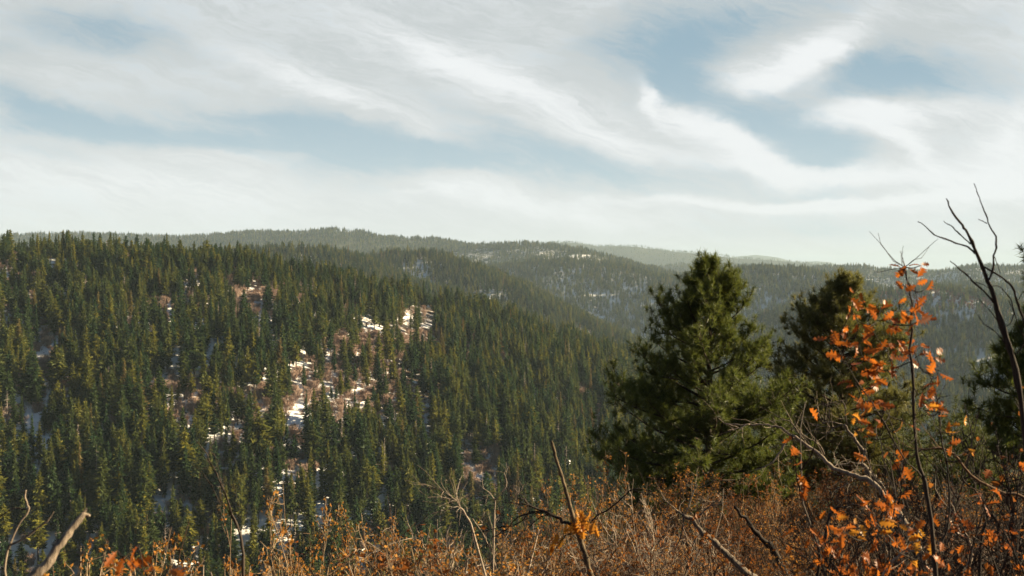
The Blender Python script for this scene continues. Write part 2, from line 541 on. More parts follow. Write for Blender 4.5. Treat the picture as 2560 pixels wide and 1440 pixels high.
# ------------------------------------------------------------------ conifers across the valley
def conifer(seed, width, top=1.0, bare=.12, levels=34, per=7, size=.052, droop=.25, thin=0.0):
    """crown and trunk of unit height; sprays of needles set along drooping branches"""
    rs = np.random.RandomState(seed)
    crown, trunk = MB(), MB()
    lean = rs.normal(0, .02, 2)
    side0, lop = rs.uniform(0, 6.28), rs.uniform(.05, .38)
    V, T = [], []
    n = 0
    for L in range(levels):
        t = (L + rs.uniform(-.3, .3)) / levels
        h = bare + (1 - bare) * max(t, 0) ** .92
        rel = (1 - h) / (1 - bare)
        prof = width * min(1, (rel + .03) ** top) * (1 - .35 * max(0, (rel - .75) / .25))
        lev = rs.choice((.6, .85, 1.0, 1.0, 1.15, 1.3))
        for k in range(per):
            if rs.rand() < thin: continue
            az = rs.uniform(0, 2 * math.pi)
            ln = prof * lev * rs.uniform(.45, 1.2) * (1 + lop * math.cos(az - side0 + 3 * h))
            dirv = np.array((math.cos(az), math.sin(az)))
            m = 2 + int(ln / .045)
            for s in range(m):
                f = (s + rs.uniform(.2, 1)) / m
                r = ln * f
                c = np.array((dirv[0] * r + lean[0] * h, dirv[1] * r + lean[1] * h, h - droop * r + .12 * r * f + rs.normal(0, .006)))
                sz = size * rs.uniform(.6, 1.25) * (.55 + .6 * min(1, rel * 2))
                ax = np.array((dirv[0], dirv[1], rs.uniform(-.4, .5))) + rs.normal(0, .35, 3)
                ax /= np.linalg.norm(ax)
                bx = np.cross(ax, rs.normal(0, 1, 3) + np.array((0, 0, 1.2)))
                bx /= np.linalg.norm(bx) + 1e-9
                V += [c - ax * sz * .5 + bx * sz * .32, c - ax * sz * .5 - bx * sz * .32, c + ax * sz * .8]
                T.append((n, n + 1, n + 2)); n += 3
    for s in range(10):                                               # leader
        c = np.array((lean[0], lean[1], .95 + .005 * s)) + rs.normal(0, .004, 3)
        V += [c + (.008, 0, 0), c - (.008, 0, 0), c + (0, 0, .03)]
        T.append((n, n + 1, n + 2)); n += 3
    crown.add(np.array(V), np.array(T))
    hs = np.linspace(-.06, .97, 7)
    trunk.tube(np.stack((lean[0] * hs, lean[1] * hs, hs), -1), .016 * (1.02 - hs) + .002, 6)
    return crown, trunk


def snag(seed):
    """dead conifer: trunk and thin bare branches"""
    rs = np.random.RandomState(seed)
    trunk, crown = MB(), MB()
    hs = np.linspace(-.06, 1, 8)
    trunk.tube(np.stack((hs * .01, hs * 0, hs), -1), .014 * (1.05 - hs), 5)
    for i in range(70):
        h = rs.uniform(.18, .97)
        az = rs.uniform(0, 6.283)
        ln = (.03 + .13 * (1 - h)) * rs.uniform(.5, 1.2)
        d = np.array((math.cos(az), math.sin(az), rs.uniform(-.35, .35)))
        p0 = np.array((h * .01, 0, h))
        crown.tube([p0, p0 + d * ln * .6, p0 + d * ln + np.array((0, 0, -.1 * ln))], [.0035, .0025, .001], 3, False)
    return crown, trunk


def brush_clump(seed):
    """leafless scrub across the valley, unit height"""
    rs = np.random.RandomState(seed)
    mb = MB()
    for s in range(46):
        az, sp = rs.uniform(0, 6.283), rs.uniform(.05, .62)
        b = np.array((rs.normal(0, .14), rs.normal(0, .14), -.05))
        tip = b + np.array((math.cos(az) * sp, math.sin(az) * sp, rs.uniform(.55, 1.05)))
        mid = (b + tip) / 2 + np.array((0, 0, .08))
        mb.tube([b, mid, tip], [.020, .017, .008], 3, False)
        for k in range(6):
            f = rs.uniform(.35, .95)
            p = mid + (tip - mid) * f
            q = p + np.array((rs.normal(0, .11), rs.normal(0, .11), rs.uniform(.05, .24)))
            mb.tube([p, q], [.013, .007], 3, False)
    return mb


KINDS = []      # (kind, crown mesh, trunk mesh, joined mesh)
SPEC = [('slender', dict(width=.125, top=.95, levels=40, per=6, size=.05, bare=.10)),
        ('slender', dict(width=.145, top=.85, levels=38, per=7, size=.052, bare=.14)),
        ('full', dict(width=.185, top=.8, levels=36, per=8, size=.056, bare=.10)),
        ('full', dict(width=.175, top=.7, levels=34, per=8, size=.06, bare=.16)),
        ('round topped', dict(width=.195, top=.5, levels=28, per=8, size=.066, bare=.26, droop=.05)),
        ('round topped', dict(width=.17, top=.55, levels=28, per=7, size=.064, bare=.32, droop=.0)),
        ('thin', dict(width=.11, top=.75, levels=26, per=5, size=.056, bare=.22, thin=.2)),
        ('gold', dict(width=.12, top=.8, levels=36, per=7, size=.052, bare=.12)),
        ('dead', None)]
src = bpy.data.collections.new('forest_sources')
for i, (kind, kw) in enumerate(SPEC):
    c, t = conifer(100 + i, **kw) if kw else snag(140)
    cm = M['fir_gold'] if kind == 'gold' else M['snag'] if kind == 'dead' else M['fir']
    tm = M['snag'] if kind == 'dead' else M['fir_bark']
    KINDS.append((kind, c.mesh('crown', cm), t.mesh('trunk', tm, True), None))
    o = bpy.data.objects.new('forest_source_%02d' % i, mesh_from('conifer', [(c, cm), (t, tm)]))
    src.objects.link(o)
brush_src = bpy.data.collections.new('brush_sources')
for i in range(4):
    o = bpy.data.objects.new('brush_source_%02d' % i, brush_clump(60 + i).mesh('brush', M['far_twig']))
    brush_src.objects.link(o)


def scatter_object(name, pts, var, scale, rot, coll, girth=None):
    me = bpy.data.meshes.new(name)
    me.vertices.add(len(pts))
    me.vertices.foreach_set('co', np.asarray(pts, np.float32).ravel())
    for nm, tp, val in (('variant', 'INT', var), ('size', 'FLOAT', scale), ('turn', 'FLOAT', rot), ('girth', 'FLOAT', np.ones(len(pts)) if girth is None else girth)):
        at = me.attributes.new(nm, tp, 'POINT')
        at.data.foreach_set('value', np.asarray(val, np.int32 if tp == 'INT' else np.float32))
    o = link(name, me)
    ng = bpy.data.node_groups.new(name, 'GeometryNodeTree')
    ng.interface.new_socket('Geometry', in_out='INPUT', socket_type='NodeSocketGeometry')
    ng.interface.new_socket('Geometry', in_out='OUTPUT', socket_type='NodeSocketGeometry')
    N = ng.nodes.new
    gi, go, iop, ci = N('NodeGroupInput'), N('NodeGroupOutput'), N('GeometryNodeInstanceOnPoints'), N('GeometryNodeCollectionInfo')
    ci.inputs['Collection'].default_value = coll
    ci.inputs['Separate Children'].default_value = True
    ci.inputs['Reset Children'].default_value = True
    at = {}
    for nm, tp in (('variant', 'INT'), ('size', 'FLOAT'), ('turn', 'FLOAT'), ('girth', 'FLOAT')):
        a = N('GeometryNodeInputNamedAttribute')
        a.data_type = tp
        a.inputs['Name'].default_value = nm
        at[nm] = a.outputs['Attribute']
    cx = N('ShaderNodeCombineXYZ')
    L = ng.links.new
    L(at['turn'], cx.inputs[2])
    L(gi.outputs[0], iop.inputs['Points'])
    L(ci.outputs[0], iop.inputs['Instance'])
    iop.inputs['Pick Instance'].default_value = True
    L(at['variant'], iop.inputs['Instance Index'])
    L(cx.outputs[0], iop.inputs['Rotation'])
    ml, cs = N('ShaderNodeMath'), N('ShaderNodeCombineXYZ')
    ml.operation = 'MULTIPLY'
    L(at['size'], ml.inputs[0])
    L(at['girth'], ml.inputs[1])
    L(ml.outputs[0], cs.inputs[0])
    L(ml.outputs[0], cs.inputs[1])
    L(at['size'], cs.inputs[2])
    L(cs.outputs[0], iop.inputs['Scale'])
    L(iop.outputs[0], go.inputs[0])
    md = o.modifiers.new('scatter', 'NODES')
    md.node_group = ng
    return o


# openings in the forest: (column, row, half width, half height, share of trees removed)
OPEN = [(1046, 794, 50, 22, 1.0), (525, 965, 40, 34, .62), (450, 1060, 40, 40, .62), (650, 735, 60, 24, .55), (735, 745, 70, 26, .6), (430, 1290, 14, 20, .8),
        (1195, 1190, 42, 60, .92), (105, 880, 36, 70, .75), (1230, 742, 60, 20, .5), (1055, 672, 24, 14, .7), (900, 870, 130, 70, .55), (1010, 940, 50, 50, .6), (330, 830, 60, 50, .45),
        (1450, 1040, 60, 70, .5), (780, 960, 120, 70, .35), (900, 1350, 40, 40, .7), (700, 1030, 60, 60, .4), (30, 650, 60, 12, .6),
        (860, 590, 30, 14, .6), (870, 616, 40, 6, .6), (1190, 634, 50, 8, .6), (1385, 634, 40, 7, .8), (1485, 642, 50, 9, .7), (2370, 762, 120, 16, .75), (2250, 735, 60, 16, .8), (2330, 730, 70, 14, .5)]


def thin_out(px, py):
    k = np.zeros(px.shape)
    for a, b, w, h, s in OPEN:
        k = np.maximum(k, s * np.clip(1.6 - ((px - a) / w) ** 2 - ((py - b) / h) ** 2, 0, 1))
    return k


def sample(d0, d1, area, umin, umax, seed):
    rs = np.random.RandomState(seed)
    n = int((d1 * d1 - d0 * d0) / 2 * (umax - umin) / area)
    a = rs.uniform(umin, umax, n)
    d = np.sqrt(rs.uniform(d0 * d0, d1 * d1, n))
    x, y = np.sin(a) * d, np.cos(a) * d
    z = terrain(x, y)
    return x, y, z, rs


TX, TY, TZ, TH, TV, TG = [], [], [], [], [], []
for d0, d1, area, hmean, seed in ((150, 1150, 13.5, 17.4, 1), (1150, 2500, 30, 17.5, 2), (2500, 3700, 46, 18, 6), (3700, 5400, 80, 17, 3), (5400, 7600, 240, 16, 4), (7600, 12000, 700, 18, 5)):
    x, y, z, rs = sample(d0, d1, area, R(-36), R(37), seed)
    d = np.sqrt(x * x + y * y)
    keep = (z + 20) / d > hidden_by(x, y) - .006
    px, py = x / y * F + CX, HY - z / y * F
    dens = np.clip(.72 + fbm(x / 60, y / 60, 301, 3) * 1.1 + fbm(x / 13, y / 13, 302, 2) * .9, .10, 1)
    strips = np.clip(.54 + fbm(x / 7, y / 36, 333, 2) * 2.6 + fbm(x / 70, y / 70, 304, 2) * .3 + fbm(x / 7, y / 7, 305, 1) * .6, .12, 1.0)     # open strips run down the fall line
    mid = np.interp(z, [-125, -95, -70, -18, 2], [.35, .7, 1, 1, .1])
    dens = np.where(d < 1150, (dens * (1 - mid) + strips * mid) * np.interp(z, [-112, -85, -55, -14, 0], [1.1, 1.0, .92, .9, 1]), dens)
    dens = np.where(d > 1150, np.clip(dens + .12, 0, 1), dens)
    keep &= rs.rand(len(x)) < dens * (1 - np.maximum(thin_out(px, py), np.maximum(thin_out(px, py - 9.0 / d * F), thin_out(px, py - 17.0 / d * F)) * .92))
    stand = 1 + fbm(x / 35, y / 35, 501, 2) * .45                    # stands of one age
    h = hmean * np.clip(rs.normal(1, .22, len(x)) * stand, .36, 1.5)
    v = rs.choice(9, len(x), p=[.09, .12, .19, .19, .16, .13, .06, .04, .02])
    high = (d < 1150) & (z > -25) & (rs.rand(len(x)) < .6)
    v = np.where(high, rs.choice([2, 3, 4, 5], len(x)), v)
    h = np.where((d < 1150) & (z > -25), h * .80, h)
    TX.append(x[keep]); TY.append(y[keep]); TZ.append(z[keep]); TH.append(h[keep]); TV.append(v[keep]); TG.append((rs.normal(1, .25, len(x)).clip(.62, 1.75) * (h / hmean) ** -.35)[keep])
TX, TY, TZ, TH, TV, TG = (np.concatenate(a) for a in (TX, TY, TZ, TH, TV, TG))
TR = np.random.RandomState(5).uniform(0, 6.283, len(TX))
tpx, tpt, tpb = TX / TY * F + CX, HY - (TZ + TH) / TY * F, HY - TZ / TY * F
behind_pine = (np.abs(tpx - 1740) < 250) & (tpt > 900) | (np.abs(tpx - 1770) < 140) & (tpt > 700)
inview = (tpx > 6) & (tpx < 2552) & (tpt < 1370) & ~behind_pine & ~((tpx > 1500) & (tpt > 950)) & (tpt - 1180 < np.interp(tpx, [0, 300, 700, 900, 1450], [190, 150, 90, 30, 0]))
inview &= (TZ + TH * .8) / TY > hidden_by(TX, TY)
size_px = np.where(inview, TH / TY, 0)
pick = np.argsort(-size_px)[:300]
rest = np.ones(len(TX), bool)
rest[pick] = False
forest = scatter_object('conifer_forest', np.stack((TX, TY, TZ), -1)[rest], TV[rest], TH[rest], TR[rest], src, TG[rest])
tag(forest, 'dense conifer forest covering the hills as far as the horizon', 'forest', kind='stuff')

BANDS = [(-99, 'at the left edge, above the broken limb'), (170, 'above the oak sprig at lower left'), (400, 'around the tip of the tall dark sprout'),
         (620, 'above the golden shrub beside the sprout'), (860, 'above the brightest golden shrub'), (1100, 'above the pale dead sprouts'), (1300, 'behind the broken snag'), (1460, 'close left of the big pine')]
LOOK = {'slender': 'slender conifer', 'full': 'full bushy conifer', 'round topped': 'round topped conifer', 'thin': 'sparse conifer', 'gold': 'yellowed conifer', 'dead': 'dead grey conifer'}


def tell_apart(items):
    """items: (stem of the label, column, row, object). Gives each its own label; only the ones between two outer look-alikes share one"""
    by = {}
    for it in items: by.setdefault(it[0], []).append(it)
    for lab, its in by.items():
        if len(its) == 1:
            its[0][3]['label'] = lab
            continue
        if len(its) == 2:
            by_row = abs(its[0][2] - its[1][2]) > abs(its[0][1] - its[1][1])
            its.sort(key=lambda e: e[2] if by_row else e[1])
            for it, w in zip(its, ('upper', 'lower') if by_row else ('left', 'right')): it[3]['label'] = lab + ', the %s of two' % w
            continue
        its.sort(key=lambda e: e[1])
        its[0][3]['label'] = lab + ', leftmost there'
        its[-1][3]['label'] = lab + ', rightmost there'
        mid = sorted(its[1:-1], key=lambda e: e[2])
        if len(mid) > 1: mid[0][3]['label'] = lab + ', highest placed there'
        if len(mid) > 2: mid[-1][3]['label'] = lab + ', lowest placed there'
        for it in mid if len(mid) == 1 else mid[1:] if len(mid) == 2 else mid[1:-1]: it[3]['label'] = lab + ', among others like it'


def place_conifers():
    items = []
    t1, t2 = np.percentile(TH[pick], (33, 67))
    for n, i in enumerate(pick):
        kind, cm, tm, _ = KINDS[TV[i]]
        nm = 'dead_conifer' if kind == 'dead' else 'conifer_tree'
        o = empty(nm, (TX[i], TY[i], TZ[i]), TR[i])
        o.scale = (TH[i] * TG[i], TH[i] * TG[i], TH[i])
        link('trunk', tm, o)
        link('crown', cm, o)
        tag(o, None, 'tree', 'conifers low on the slope across the valley')
        z = [b for b in BANDS if tpx[i] >= b[0]][-1][1]
        size = 'tall' if TH[i] > t2 else 'small' if TH[i] < t1 else 'middling'
        items.append((size + ' ' + LOOK[kind] + ' ' + z, tpx[i], tpt[i], o))
    tell_apart(items)


place_conifers()

# leafless scrub between the trees of the near slope
x, y, z, rs = sample(200, 1150, 13, R(-33), R(20), 11)
px, py = x / y * F + CX, HY - z / y * F
keep = (z + 8) / np.sqrt(x * x + y * y) > hidden_by(x, y) - .006
patch = np.clip(.13 + fbm(x / 30, y / 45, 401, 3) * 1.6 + thin_out(px, py) * .7 + .12 + .35 * np.exp(-((px - 950) / 260) ** 2 - ((py - 900) / 110) ** 2) + .35 * np.exp(-((px - 1420) / 160) ** 2 - ((py - 1030) / 110) ** 2), 0, .95)
patch *= np.where(((px - 1046) / 60) ** 2 + ((py - 796) / 30) ** 2 < 1, .05, 1)
keep &= rs.rand(len(x)) < patch
n = keep.sum()
o = scatter_object('scrub_brush', np.stack((x, y, z), -1)[keep], rs.randint(0, 4, n), rs.uniform(1.6, 5.4, n), rs.uniform(0, 6.28, n), brush_src)
tag(o, 'pinkish leafless scrub between the conifers on the snowy slope', 'scrub', kind='stuff')
# red scrub on the spur at the right
x, y, z, rs = sample(1550, 2450, 50, R(18), R(29), 12)
px, py = x / y * F + CX, HY - z / y * F
keep = rs.rand(len(x)) < np.clip(1.3 - np.abs(py - np.interp(px, [2150, 2300, 2560], [732, 738, 790])) / 24, 0, 1) * .9 + .05
n = keep.sum()
red_src = bpy.data.collections.new('red_brush_sources')
M['red_twig'] = woody('russet_brush_twigs', (.20, .075, .045), (.28, .13, .09), 1.0, .3)
for i in range(3):
    red_src.objects.link(bpy.data.objects.new('red_brush_source_%02d' % i, brush_clump(80 + i).mesh('brush', M['red_twig'])))
o = scatter_object('russet_brush', np.stack((x, y, z), -1)[keep], rs.randint(0, 3, n), rs.uniform(3, 7, n), rs.uniform(0, 6.28, n), red_src)
tag(o, 'russet leafless brush along the top of the far right spur', 'scrub', kind='stuff')


# ------------------------------------------------------------------ pines on the near hillside
def pine(name, seed, H, half, needles, bark, tuft=.23, per_tuft=58, whorl=.25, per=5, lowest=.10, taper=.115, nwidth=.0075):
    """long-needled pine. half(h, azimuth) is the reach of the branches in metres at relative height h"""
    rs = np.random.RandomState(seed)
    wood, limbs = MB(), MB()
    hs = np.linspace(-.06, .985, 16)
    bend = np.cumsum(rs.normal(0, .006, (16, 2)), 0) * H
    bend -= bend[1]
    axis = np.column_stack((bend, hs * H))
    rad = taper * (H / 9) * (1 - hs) ** .8 + .012
    wood.tube(axis, rad, 9)
    tips = []

    def at(h): return np.array([np.interp(h * H, hs * H, axis[:, k]) for k in range(3)])
    h = lowest
    while h < .985:
        n = per if h < .9 else per - 1
        a0 = rs.uniform(0, 6.28)
        for k in range(n):
            az = a0 + k * 6.283 / n + rs.normal(0, .25)
            hh = h + rs.normal(0, .012)
            L = half(hh, az) * rs.choice((.68, .85, .95, 1.05, 1.15)) * rs.uniform(.9, 1.1)
            if L < .12: continue
            p = at(min(hh, .98))
            el = np.interp(hh, [0, .3, .6, .85, 1], [-.08, .16, .42, .75, 1.0]) + rs.normal(0, .16)
            pts = [p]
            m = max(4, int(L / .28))
            for s in range(m):
                f = (s + 1) / m
                e = el + .55 * f ** 2 * np.interp(hh, [0, .6, 1], [.9, .7, .3])
                az += rs.normal(0, .07)
                pts.append(pts[-1] + L / m * np.array((math.cos(az) * math.cos(e), math.sin(az) * math.cos(e), math.sin(e))))
            pts = np.array(pts)
            r0 = .011 + .012 * L
            limbs.tube(pts, np.linspace(r0, .006, len(pts)), 4, False)
            tips.append((pts[-1], pts[-1] - pts[-2]))
            for s in range(int(3 + L * 4)):                      # rounded plume at the end of the limb
                f = rs.uniform(.55, 1.0)
                g = f * (len(pts) - 1)
                i = min(int(g), len(pts) - 2)
                q = pts[i] + (pts[i + 1] - pts[i]) * (g - i)
                e = rs.normal(0, 1, 3) * np.array((.11, .11, .12)) * (1 + .35 * L) * min(1, .4 + L) + np.array((0, 0, .07 + .07 * L))
                limbs.tube([q, q + e * .6, q + e], [.007, .006, .004], 3, False)
                tips.append((q + e, e + np.array((0, 0, .1))))
            nsub = int(2 + L * 4.6)
            for s in range(nsub):
                f = rs.uniform(.22 if L > 1 else .1, .98)
                g = f * (len(pts) - 1)
                i = min(int(g), len(pts) - 2)
                q = pts[i] + (pts[i + 1] - pts[i]) * (g - i)
                dirv = pts[i + 1] - pts[i]
                dirv = dirv / np.linalg.norm(dirv)
                side = np.cross(dirv, (0, 0, 1)) * rs.choice((-1, 1)) * rs.uniform(.4, 1.2) + dirv * rs.uniform(.3, .9) + np.array((0, 0, rs.uniform(-.45, 1.0)))
                side /= np.linalg.norm(side)
                sl = (.14 + .30 * L * (1 - f) * rs.uniform(.4, 1)) * rs.uniform(.6, 1.2)
                q1 = q + side * sl * .55
                q2 = q1 + (side + np.array((0, 0, .35))) * sl * .5
                limbs.tube([q, q1, q2], [.009, .007, .005], 3, False)
                tips.append((q2, q2 - q1))
                if sl > .42: tips.append((q1 + rs.normal(0, .04, 3), side))
        h += whorl / H * rs.uniform(.8, 1.2)
    tips.append((axis[-1], np.array((0, 0, 1.0))))
    C = np.array([t[0] for t in tips])
    D = np.array([t[1] / (np.linalg.norm(t[1]) + 1e-9) for t in tips])
    D[:, 2] += .35
    N = len(C)
    base = np.repeat(C, per_tuft, 0)
    ax = np.repeat(D, per_tuft, 0)
    back = rs.uniform(-.45, .15, (N * per_tuft, 1)) * tuft
    base = base + ax * back
    dirs = ax * .42 + rs.normal(0, .62, ax.shape)
    dirs /= np.linalg.norm(dirs, axis=1)[:, None]
    ln = tuft * rs.uniform(.65, 1.15, (len(dirs), 1))
    sd = np.cross(dirs, rs.normal(0, 1, dirs.shape))
    sd /= np.linalg.norm(sd, axis=1)[:, None] + 1e-9
    V = np.stack((base - sd * nwidth, base + sd * nwidth, base + dirs * ln), 1).reshape(-1, 3)
    nd = MB()
    nd.add(V, np.arange(len(V)).reshape(-1, 3))
    o = empty(name, (0, 0, 0))
    link('trunk', wood.mesh('trunk', bark, True), o)
    link('branches', limbs.mesh('branches', bark, True), o)
    link('crown', nd.mesh('crown', needles), o)
    return o


def half_from(levels, dist):
    """reach of the branches from rows of (relative height, left reach px, right reach px) at a distance"""
    hh = [l[0] for l in levels]
    lf = [l[1] / F * dist for l in levels]
    rt = [l[2] / F * dist for l in levels]

    def half(h, az):
        c = math.cos(az)
        a, b = np.interp(h, hh, lf), np.interp(h, hh, rt)
        m = (a + b) / 2
        return b * c + m * (1 - c) if c > 0 else a * -c + m * (1 + c)
    return half


D1 = 32.0
b1 = P(1776, 1260, D1); b1[2] = ground(b1[0], b1[1])
H1 = P(1776, 648, D1)[2] - b1[2]
print('pine height', H1, b1)
big = pine('ponderosa_pine', 3, H1, half_from([(0, 60, 60), (.10, 262, 195), (.22, 318, 222), (.34, 270, 225), (.46, 235, 215), (.56, 200, 150), (.64, 205, 125), (.72, 135, 135), (.80, 100, 128), (.87, 70, 62), (.94, 42, 32), (1.0, 10, 8)], D1), M['pine'], M['pine_bark'], lowest=.13)
big.location = b1
tag(big, 'large dark green bushy pine standing alone right of centre, taller than every other tree', 'pine tree')
D2 = 36.0
b2 = P(2115, 1240, D2); b2[2] = ground(b2[0], b2[1])
H2 = P(2115, 705, D2)[2] - b2[2]
p2 = pine('ponderosa_pine', 8, H2, half_from([(0, 60, 60), (.15, 180, 210), (.30, 215, 235), (.45, 195, 215), (.6, 175, 190), (.70, 150, 150), (.78, 95, 125), (.86, 75, 85), (.94, 40, 45), (1, 10, 10)], D2), M['pine_b'], M['pine_bark'], lowest=.12, per_tuft=56)
p2.location = b2
tag(p2, 'olive green pine behind the oak sapling with orange leaves', 'pine tree')
D3 = 24.0
b3 = P(2610, 1200, D3); b3[2] = ground(b3[0], b3[1])
H3 = P(2610, 600, D3)[2] - b3[2]
p3 = pine('ponderosa_pine', 15, H3, half_from([(0, 80, 80), (.15, 110, 170), (.28, 150, 180), (.42, 150, 180), (.52, 110, 150), (.62, 50, 130), (.8, 40, 120), (.88, 60, 80), (1, 30, 25)], D3), M['pine'], M['pine_bark'], lowest=.12, per_tuft=56)
p3.location = b3
tag(p3, 'dark pine at the right edge, behind the leaning bare dark branches', 'pine tree')


# ------------------------------------------------------------------ shrubs and deadwood of the near hillside
def wander(rs, p, d, L, m, jit, lift=0.0):
    pts = [np.array(p, float)]
    d = np.array(d, float)
    d /= np.linalg.norm(d)
    for i in range(m):
        d = d + rs.normal(0, jit, 3) + np.array((0, 0, lift))
        d /= np.linalg.norm(d)
        pts.append(pts[-1] + d * L / m)
    return np.array(pts)


def leaf_tris(rs, mb, c, size, n=1, hang=0.0):
    """small folded leaves"""
    for _ in range(n):
        a = rs.normal(0, 1, 3) + np.array((0, 0, -hang))
        a /= np.linalg.norm(a)
        b = np.cross(a, rs.normal(0, 1, 3))
        b /= np.linalg.norm(b) + 1e-9
        u = np.cross(a, b)
        s = size * rs.uniform(.6, 1.3)
        mb.add([c, c + a * s * .5 + b * s * .30 + u * s * .12, c + a * s, c + a * s * .5 - b * s * .30 + u * s * .12], [(0, 1, 2), (0, 2, 3)])


def oak_leaf(mb, rs, c, a, up, size):
    """lobed oak leaf, curled along its midrib"""
    a = a / np.linalg.norm(a)
    b = np.cross(a, up); b /= np.linalg.norm(b) + 1e-9
    u = np.cross(b, a)
    prof = [(0, .012), (.12, .03), (.22, .18), (.30, .06), (.42, .30), (.52, .08), (.64, .33), (.74, .10), (.85, .22), (.93, .10), (1.0, .02)]
    curl, fold = rs.normal(0, .5), rs.uniform(.1, .7)
    L, Mi, Rr = [], [], []
    for t, w in prof:
        bend = curl * (t - .3) ** 2
        mid = c + size * (a * t + u * bend)
        wl, wr = w * rs.uniform(.8, 1.2), w * rs.uniform(.8, 1.2)
        L.append(mid + size * (b * wl + u * abs(wl) * fold + a * .04))
        Mi.append(mid)
        Rr.append(mid + size * (-b * wr + u * abs(wr) * fold + a * .04))
    n = len(prof)
    q = []
    for i in range(n - 1): q += [(i, i + 1, n + i + 1, n + i), (n + i, n + i + 1, 2 * n + i + 1, 2 * n + i)]
    mb.add(np.array(L + Mi + Rr), None, q)


def shrub(seed, stems=8, H=2.0, spread=.35, subs=9, twigs=6, leaf_n=1.0, leaf_s=.035, crook=.12, r0=.012, leafy_from=.3, lobed=False):
    """many-stemmed leaf-losing shrub: stems fork into branches and twigs; returns wood and leaves"""
    rs = np.random.RandomState(seed)
    w, lv = MB(), MB()
    for s in range(stems):
        az = rs.uniform(0, 6.283)
        sp = rs.uniform(.05, spread)
        d = np.array((math.cos(az) * sp, math.sin(az) * sp, 1))
        hh = H * rs.uniform(.6, 1.0)
        pts = wander(rs, (rs.normal(0, .13), rs.normal(0, .13), -.1), d, hh * 1.05, 9, crook, .05)
        w.tube(pts, np.linspace(r0 * rs.uniform(.7, 1.2), .0026, len(pts)), 4, False)
        for k in range(subs):
            f = rs.uniform(.25, .97)
            g = f * (len(pts) - 1)
            i = min(int(g), len(pts) - 2)
            q = pts[i] + (pts[i + 1] - pts[i]) * (g - i)
            dd = (pts[i + 1] - pts[i]) / np.linalg.norm(pts[i + 1] - pts[i])
            side = dd * .8 + rs.normal(0, .6, 3) + np.array((0, 0, .25))
            L = H * .36 * (1.15 - f) * rs.uniform(.5, 1.3)
            b = wander(rs, q, side, L, 5, crook * 1.4, .08)
            w.tube(b, np.linspace(r0 * .36, .0018, len(b)), 3, False)
            for t in range(twigs):
                j = rs.randint(1, len(b))
                e = b[j] - b[j - 1]
                e = e / np.linalg.norm(e) * .7 + rs.normal(0, .6, 3) + np.array((0, 0, .25))
                tw = wander(rs, b[j], e, L * rs.uniform(.18, .5), 3, crook * 1.6, .06)
                w.tube(tw, [.0026, .0022, .0018, .0013], 3, False)
                if f > leafy_from:
                    for _ in range(rs.poisson(leaf_n)):
                        c = tw[rs.randint(1, 4)] + rs.normal(0, .008, 3)
                        if lobed: oak_leaf(lv, rs, c, rs.normal(0, 1, 3) + np.array((0, 0, -.3)), rs.normal(0, .6, 3) + np.array((0, -.6, .5)), leaf_s * rs.uniform(.7, 1.3))
                        else: leaf_tris(rs, lv, c, leaf_s)
    if not lv.v: leaf_tris(rs, lv, np.array((0, 0, H * .5)), leaf_s)
    return w, lv


SHRUB = {}


def shrub_kind(key, n, twig, leaf, **kw):
    SHRUB[key] = []
    for i in range(n):
        w, lv = shrub(500 + len(SHRUB) * 37 + i, **kw)
        v = w.arrays()[0]
        SHRUB[key].append((w.mesh('stems', M[twig]), lv.mesh('leaves', M[leaf]), float(v[:, 2].max())))


shrub_kind('gold', 4, 'twig', 'leaf_gold', stems=8, H=2.0, spread=.30, subs=10, twigs=6, leaf_n=1.5, leaf_s=.031, crook=.09)
shrub_kind('rust', 4, 'twig_red', 'leaf_rust', stems=10, H=2.0, spread=.45, subs=10, twigs=7, leaf_n=.75, leaf_s=.045, crook=.15)
shrub_kind('bare', 4, 'twig_pale', 'leaf_rust', stems=9, H=2.0, spread=.5, subs=10, twigs=7, leaf_n=.12, leaf_s=.05, crook=.17)
shrub_kind('brown', 4, 'twig_red', 'leaf_gold', stems=10, H=2.0, spread=.4, subs=11, twigs=7, leaf_n=.5, leaf_s=.04, crook=.15)
shrub_kind('oak', 3, 'dark_twig', 'oak_leaf', stems=5, H=2.0, spread=.42, subs=8, twigs=4, leaf_n=.8, leaf_s=.075, crook=.16, r0=.011, lobed=True)
shrub_kind('dark', 3, 'dark_twig', 'leaf_rust', stems=9, H=2.0, spread=.4, subs=11, twigs=7, leaf_n=.10, leaf_s=.05, crook=.17, r0=.012)
NAMES = {'oak': ('oak_shrub', 'shrub'), 'dark': ('dark_twig_shrub', 'shrub'), 'gold': ('golden_shrub', 'shrub'), 'rust': ('rust_leaved_shrub', 'shrub'), 'bare': ('bare_shrub', 'shrub'), 'brown': ('brown_twig_shrub', 'shrub')}
used = {}


def place_shrub(key, px, py, d, label, group=None, rs=random.Random(4), width=1.0):
    """a shrub whose top shows at pixel (px, py), rooted in the ground at distance d"""
    k = used.get(key, 0)
    used[key] = k + 1
    wm, lm, h = SHRUB[key][k % len(SHRUB[key])]
    top = P(px, py, d)
    z = ground(top[0], top[1])
    s = max(.25, (top[2] - z) / h)
    o = empty(NAMES[key][0], (top[0], top[1], z), rs.uniform(0, 6.283))
    sx = (s * .5 + .5 * min(s, 1.1)) * width
    o.scale = (sx, sx, s)
    link('stems', wm, o)
    link('leaves', lm, o)
    return tag(o, label, NAMES[key][1], group)


